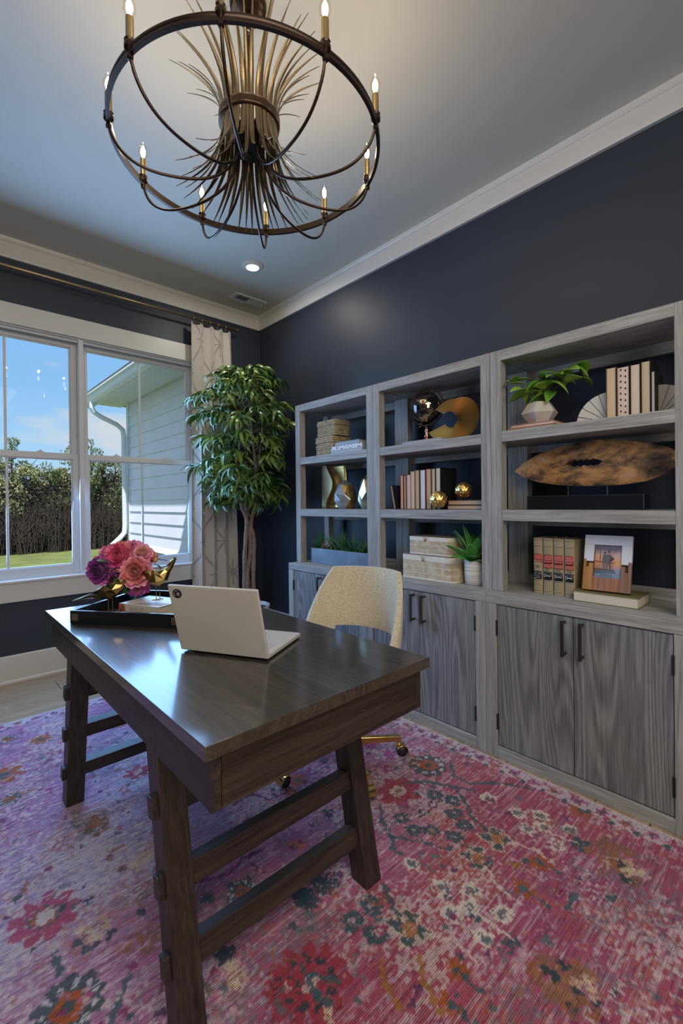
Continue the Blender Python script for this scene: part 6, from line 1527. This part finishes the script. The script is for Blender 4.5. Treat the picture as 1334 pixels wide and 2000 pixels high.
def bouquet():
    vx, vy = -1.772, -1.650; zb = ZK+.0056
    t = thing('flower_vase', 'clear glass vase of pink, magenta and purple peonies in the black tray', 'flowers', (vx, vy, zb))
    build('vase', MB().lathe([(.001, 0), (.038, 0), (.041, .004), (.041, .098), (.039, .098), (.038, .010), (.001, .008)], (vx, vy, zb), 32, cap=False), M['vase_glass'], t, smooth=True, auto=50)
    build('water', MB().lathe([(.001, .0095), (.0365, .0105), (.0365, .065), (.001, .065)], (vx, vy, zb), 24, cap=False), M['vase_glass'], t)
    st_ = plain('green_stem', (.05, .12, .03), .5)
    F = (-.671, -.741, 0)   # towards the room
    B = [((-1.818, -1.790, .928), .060, [PE, PK, PK, PK, PL], (-.6, -.9, .25)), ((-1.856, -1.697, .988), .056, [PH, PH, PH, PH, PK], (-.75, -.6, .35)), ((-1.790, -1.655, 1.012), .050, [PH, PM, PL, PL], (-.4, -.5, .9)),
         ((-1.886, -1.628, 1.005), .040, [PM, PM, PL], (-.8, -.1, .7)), ((-1.762, -1.708, .995), .040, [PE, PE, PE, PL], (-.3, -.7, .6)), ((-1.716, -1.655, .978), .040, [PL, PL, PK], (.2, -.7, .6)),
         ((-1.925, -1.660, .932), .055, [PPd, PPd, PP, PP, PM], (-.8, -.5, .1)), ((-1.880, -1.690, .908), .045, [PPd, PPd, PP, PP], (-.6, -.7, -.3)), ((-1.700, -1.600, .975), .045, [PM, PL, PL], (.5, .2, .7)), ((-1.790, -1.585, .985), .05, [PM, PL], (0, .6, .7)), ((-1.80, -1.750, .865), .048, [PM, PM, PL, PM], (-.5, -.8, -.35)), ((-1.862, -1.615, .955), .045, [PH, PM, PL], (-.7, .4, .4))]
    for k, (c, R, ms, ax) in enumerate(B):
        peony(t, c, R*1.16, ms, 30+k, ax)
        build('stem', MB().tube(smooth_path([(vx+.012*math.cos(k), vy+.012*math.sin(k), zb+.015), (vx+.01*math.cos(k*2), vy+.01*math.sin(k*2), zb+.10), (c[0]*.6+vx*.4, c[1]*.6+vy*.4, c[2]*.6+(zb+.13)*.4), c], 3), .0022, 6), st_, t, smooth=True)
    bd = plain('bud', (.55, .33, .10), .5)
    for c in ((-1.690, -1.669, .955), (-1.683, -1.649, .975)): build('bud', MB().lathe([(.001, -.012), (.009, -.008), (.012, 0), (.009, .008), (.001, .013)], c, 12, cap=False), bd, t, smooth=True)
    gl = leaf_mat('peony_leaf', (.012, .045, .02), (.05, .12, .04), .4, 12); r = random.Random(9)
    for (p, az, el) in [((-1.690, -1.650, .965), -.6, .4), ((-1.700, -1.640, .955), -.2, .1), ((-1.70, -1.68, .94), -1.2, -.2), ((-1.890, -1.57, 1.03), 2.4, .5), ((-1.90, -1.69, .965), 3.6, .5), ((-1.87, -1.72, .90), 4.2, -.4), ((-1.85, -1.60, 1.02), 2.0, .7), ((-1.84, -1.74, .87), 4.4, -.5), ((-1.73, -1.72, .90), -1.0, -.3), ((-1.66, -1.62, .95), .2, 0)]:
        P = []; L_, W_ = .055, .022
        for i in range(7):
            g = i/6; w_ = W_*math.sin(PI*min(1, .05+.95*g))**.8*.6+.0004; P.append([(L_*g, w_*s_, -.015*g*g+abs(s_)*w_*.3) for s_ in (-1, 0, 1)])
        o = build('leaf', MB().grid(P), gl, t, local=True, smooth=True); o.location = Vector(p)-t.location; o.rotation_euler = (r.uniform(-.6, .6), -el, az)
bouquet()

# laptop
def laptop():
    BL, BR = Vector((-1.898, -2.434, ZK)), Vector((-1.754, -2.699, ZK)); h = (BR-BL).normalized(); ang = math.atan2(h.y, h.x)
    t = thing('laptop', 'open white laptop turned away, with a round black emblem on its lid', 'laptop', BL, ang)
    W_, D = .3007, .232; wh = plain('warm_white_shell', (.50, .48, .45), .35, var=.02); key = plain('keycap', (.44, .43, .42), .5)
    zb = .004
    base = build('base', MB().box(.002, W_-.002, .004, D, zb, zb+.013), wh, t, local=True, bevel=.0025)
    kb = MB()
    k0 = None
    for r_ in range(5):
        n = 14 if r_ < 4 else 8
        for q in range(n):
            w_ = (W_-.05)/n
            mb = MB().box(-w_/2+.0012, w_/2-.0012, -.0062, .0062, 0, .0014)
            if r_ < 4:
                if k0 is None: k0 = build('key', mb, key, base, local=True, bevel=.0004, seg=1); o = k0
                else: o = link_copy(k0, base)
            elif q == 0: k1 = build('key', mb, key, base, local=True, bevel=.0004, seg=1); o = k1
            else: o = link_copy(k1, base)
            o.location = (.025+w_*(q+.5), .030+.0165*r_, zb+.0128)
    build('touchpad', MB().box(W_/2-.045, W_/2+.045, .135, .195, zb+.0128, zb+.0136), plain('touchpad_grey', (.40, .39, .385), .3), base, local=True)
    build('vent_strip', MB().box(.05, W_-.05, .010, .018, zb+.0128, zb+.0138), M['black'], base, local=True)
    for x in (.05, W_-.05):
        for y in (.03, D-.03): build('rubber_foot', MB().lathe([(.007, 0), (.007, .0045)], (x, y, 0), 12), M['rubber'], base, local=True)
    al = math.radians(106); R = Matrix.Rotation(al-PI/2, 4, 'X') # lid tilts back
    lid = thing('lid', None, None); lid.parent = t; lid.location = (0, .002, zb+.008); lid.rotation_euler = (PI-al if False else 0, 0, 0)
    # lid plane: direction in local yz
    d = Vector((0, math.cos(al), math.sin(al))); nrm = Vector((0, -math.sin(al), math.cos(al)))  # outward (back) normal ~ -y
    def P(x, l, o): return Vector((x, 0, 0))+d*l+nrm*(o)
    bpy.data.objects.remove(lid)
    LL = .218; off = Vector((0, .003, zb+.004))
    mb = MB(); q = [P(0, 0, 0), P(W_, 0, 0), P(W_, LL, 0), P(0, LL, 0)]; mb.prism([v+off for v in q], nrm*.009); lid = build('lid', mb, wh, t, local=True, bevel=.003, seg=3)
    sc = MB(); q = [P(.008, .012, -.0008), P(W_-.008, .012, -.0008), P(W_-.008, LL-.008, -.0008), P(.008, LL-.008, -.0008)]; sc.prism([v+off for v in q], nrm*.0012); build('screen', sc, M['black'], lid, local=True)
    def disc(nm, cx_, cl, rx, ry, o0, o1, mat, rot=0, k=28):
        pts = []
        for i in range(k):
            a = 2*PI*i/k; u, v = rx*math.cos(a), ry*math.sin(a); pts.append(P(cx_+u*math.cos(rot)-v*math.sin(rot), cl+u*math.sin(rot)+v*math.cos(rot), o0)+off)
        build(nm, MB().prism(pts, nrm*(o1-o0)), mat, lid, local=True)
    cx_, cl = .030, LL-.026; disc('emblem', cx_, cl, .0165, .0145, .009, .0096, M['black'], .3)
    gy = plain('emblem_grey', (.30, .30, .32), .4)
    sw = MB(); pts = [P(cx_+.011*math.cos(a), cl+.0095*math.sin(a), .0099)+off for a in np.linspace(1.2, 3.9, 14)]; sw.tube(pts, .0011, 5); build('emblem_swirl', sw, gy, lid, local=True)
    disc('emblem_mark', cx_+.004, cl-.001, .0052, .0058, .0096, .0102, gy, .2)
    hg = MB(); hg.tube([(.03, .003, .008), (.10, .003, .008)], .0045, 10); hg.tube([(W_-.10, .003, .008), (W_-.03, .003, .008)], .0045, 10); build('hinge', hg, M['black_metal'], t, local=True)
laptop()

# ------------------------------------------------------------------ set the type as meshes
bpy.context.view_layer.update()
dg = bpy.context.evaluated_depsgraph_get()
for (o, name, parent, loc, rot, mat) in TEXTS:
    me = bpy.data.meshes.new_from_object(o.evaluated_get(dg)); me.name = name
    if not me.materials: me.materials.append(mat)
    q = bpy.data.objects.new(name, me); COL.objects.link(q); q.parent = parent; q.location = loc; q.rotation_euler = rot
for (o, *_r2) in TEXTS: bpy.data.objects.remove(o)
bpy.data.collections.remove(TCOL)
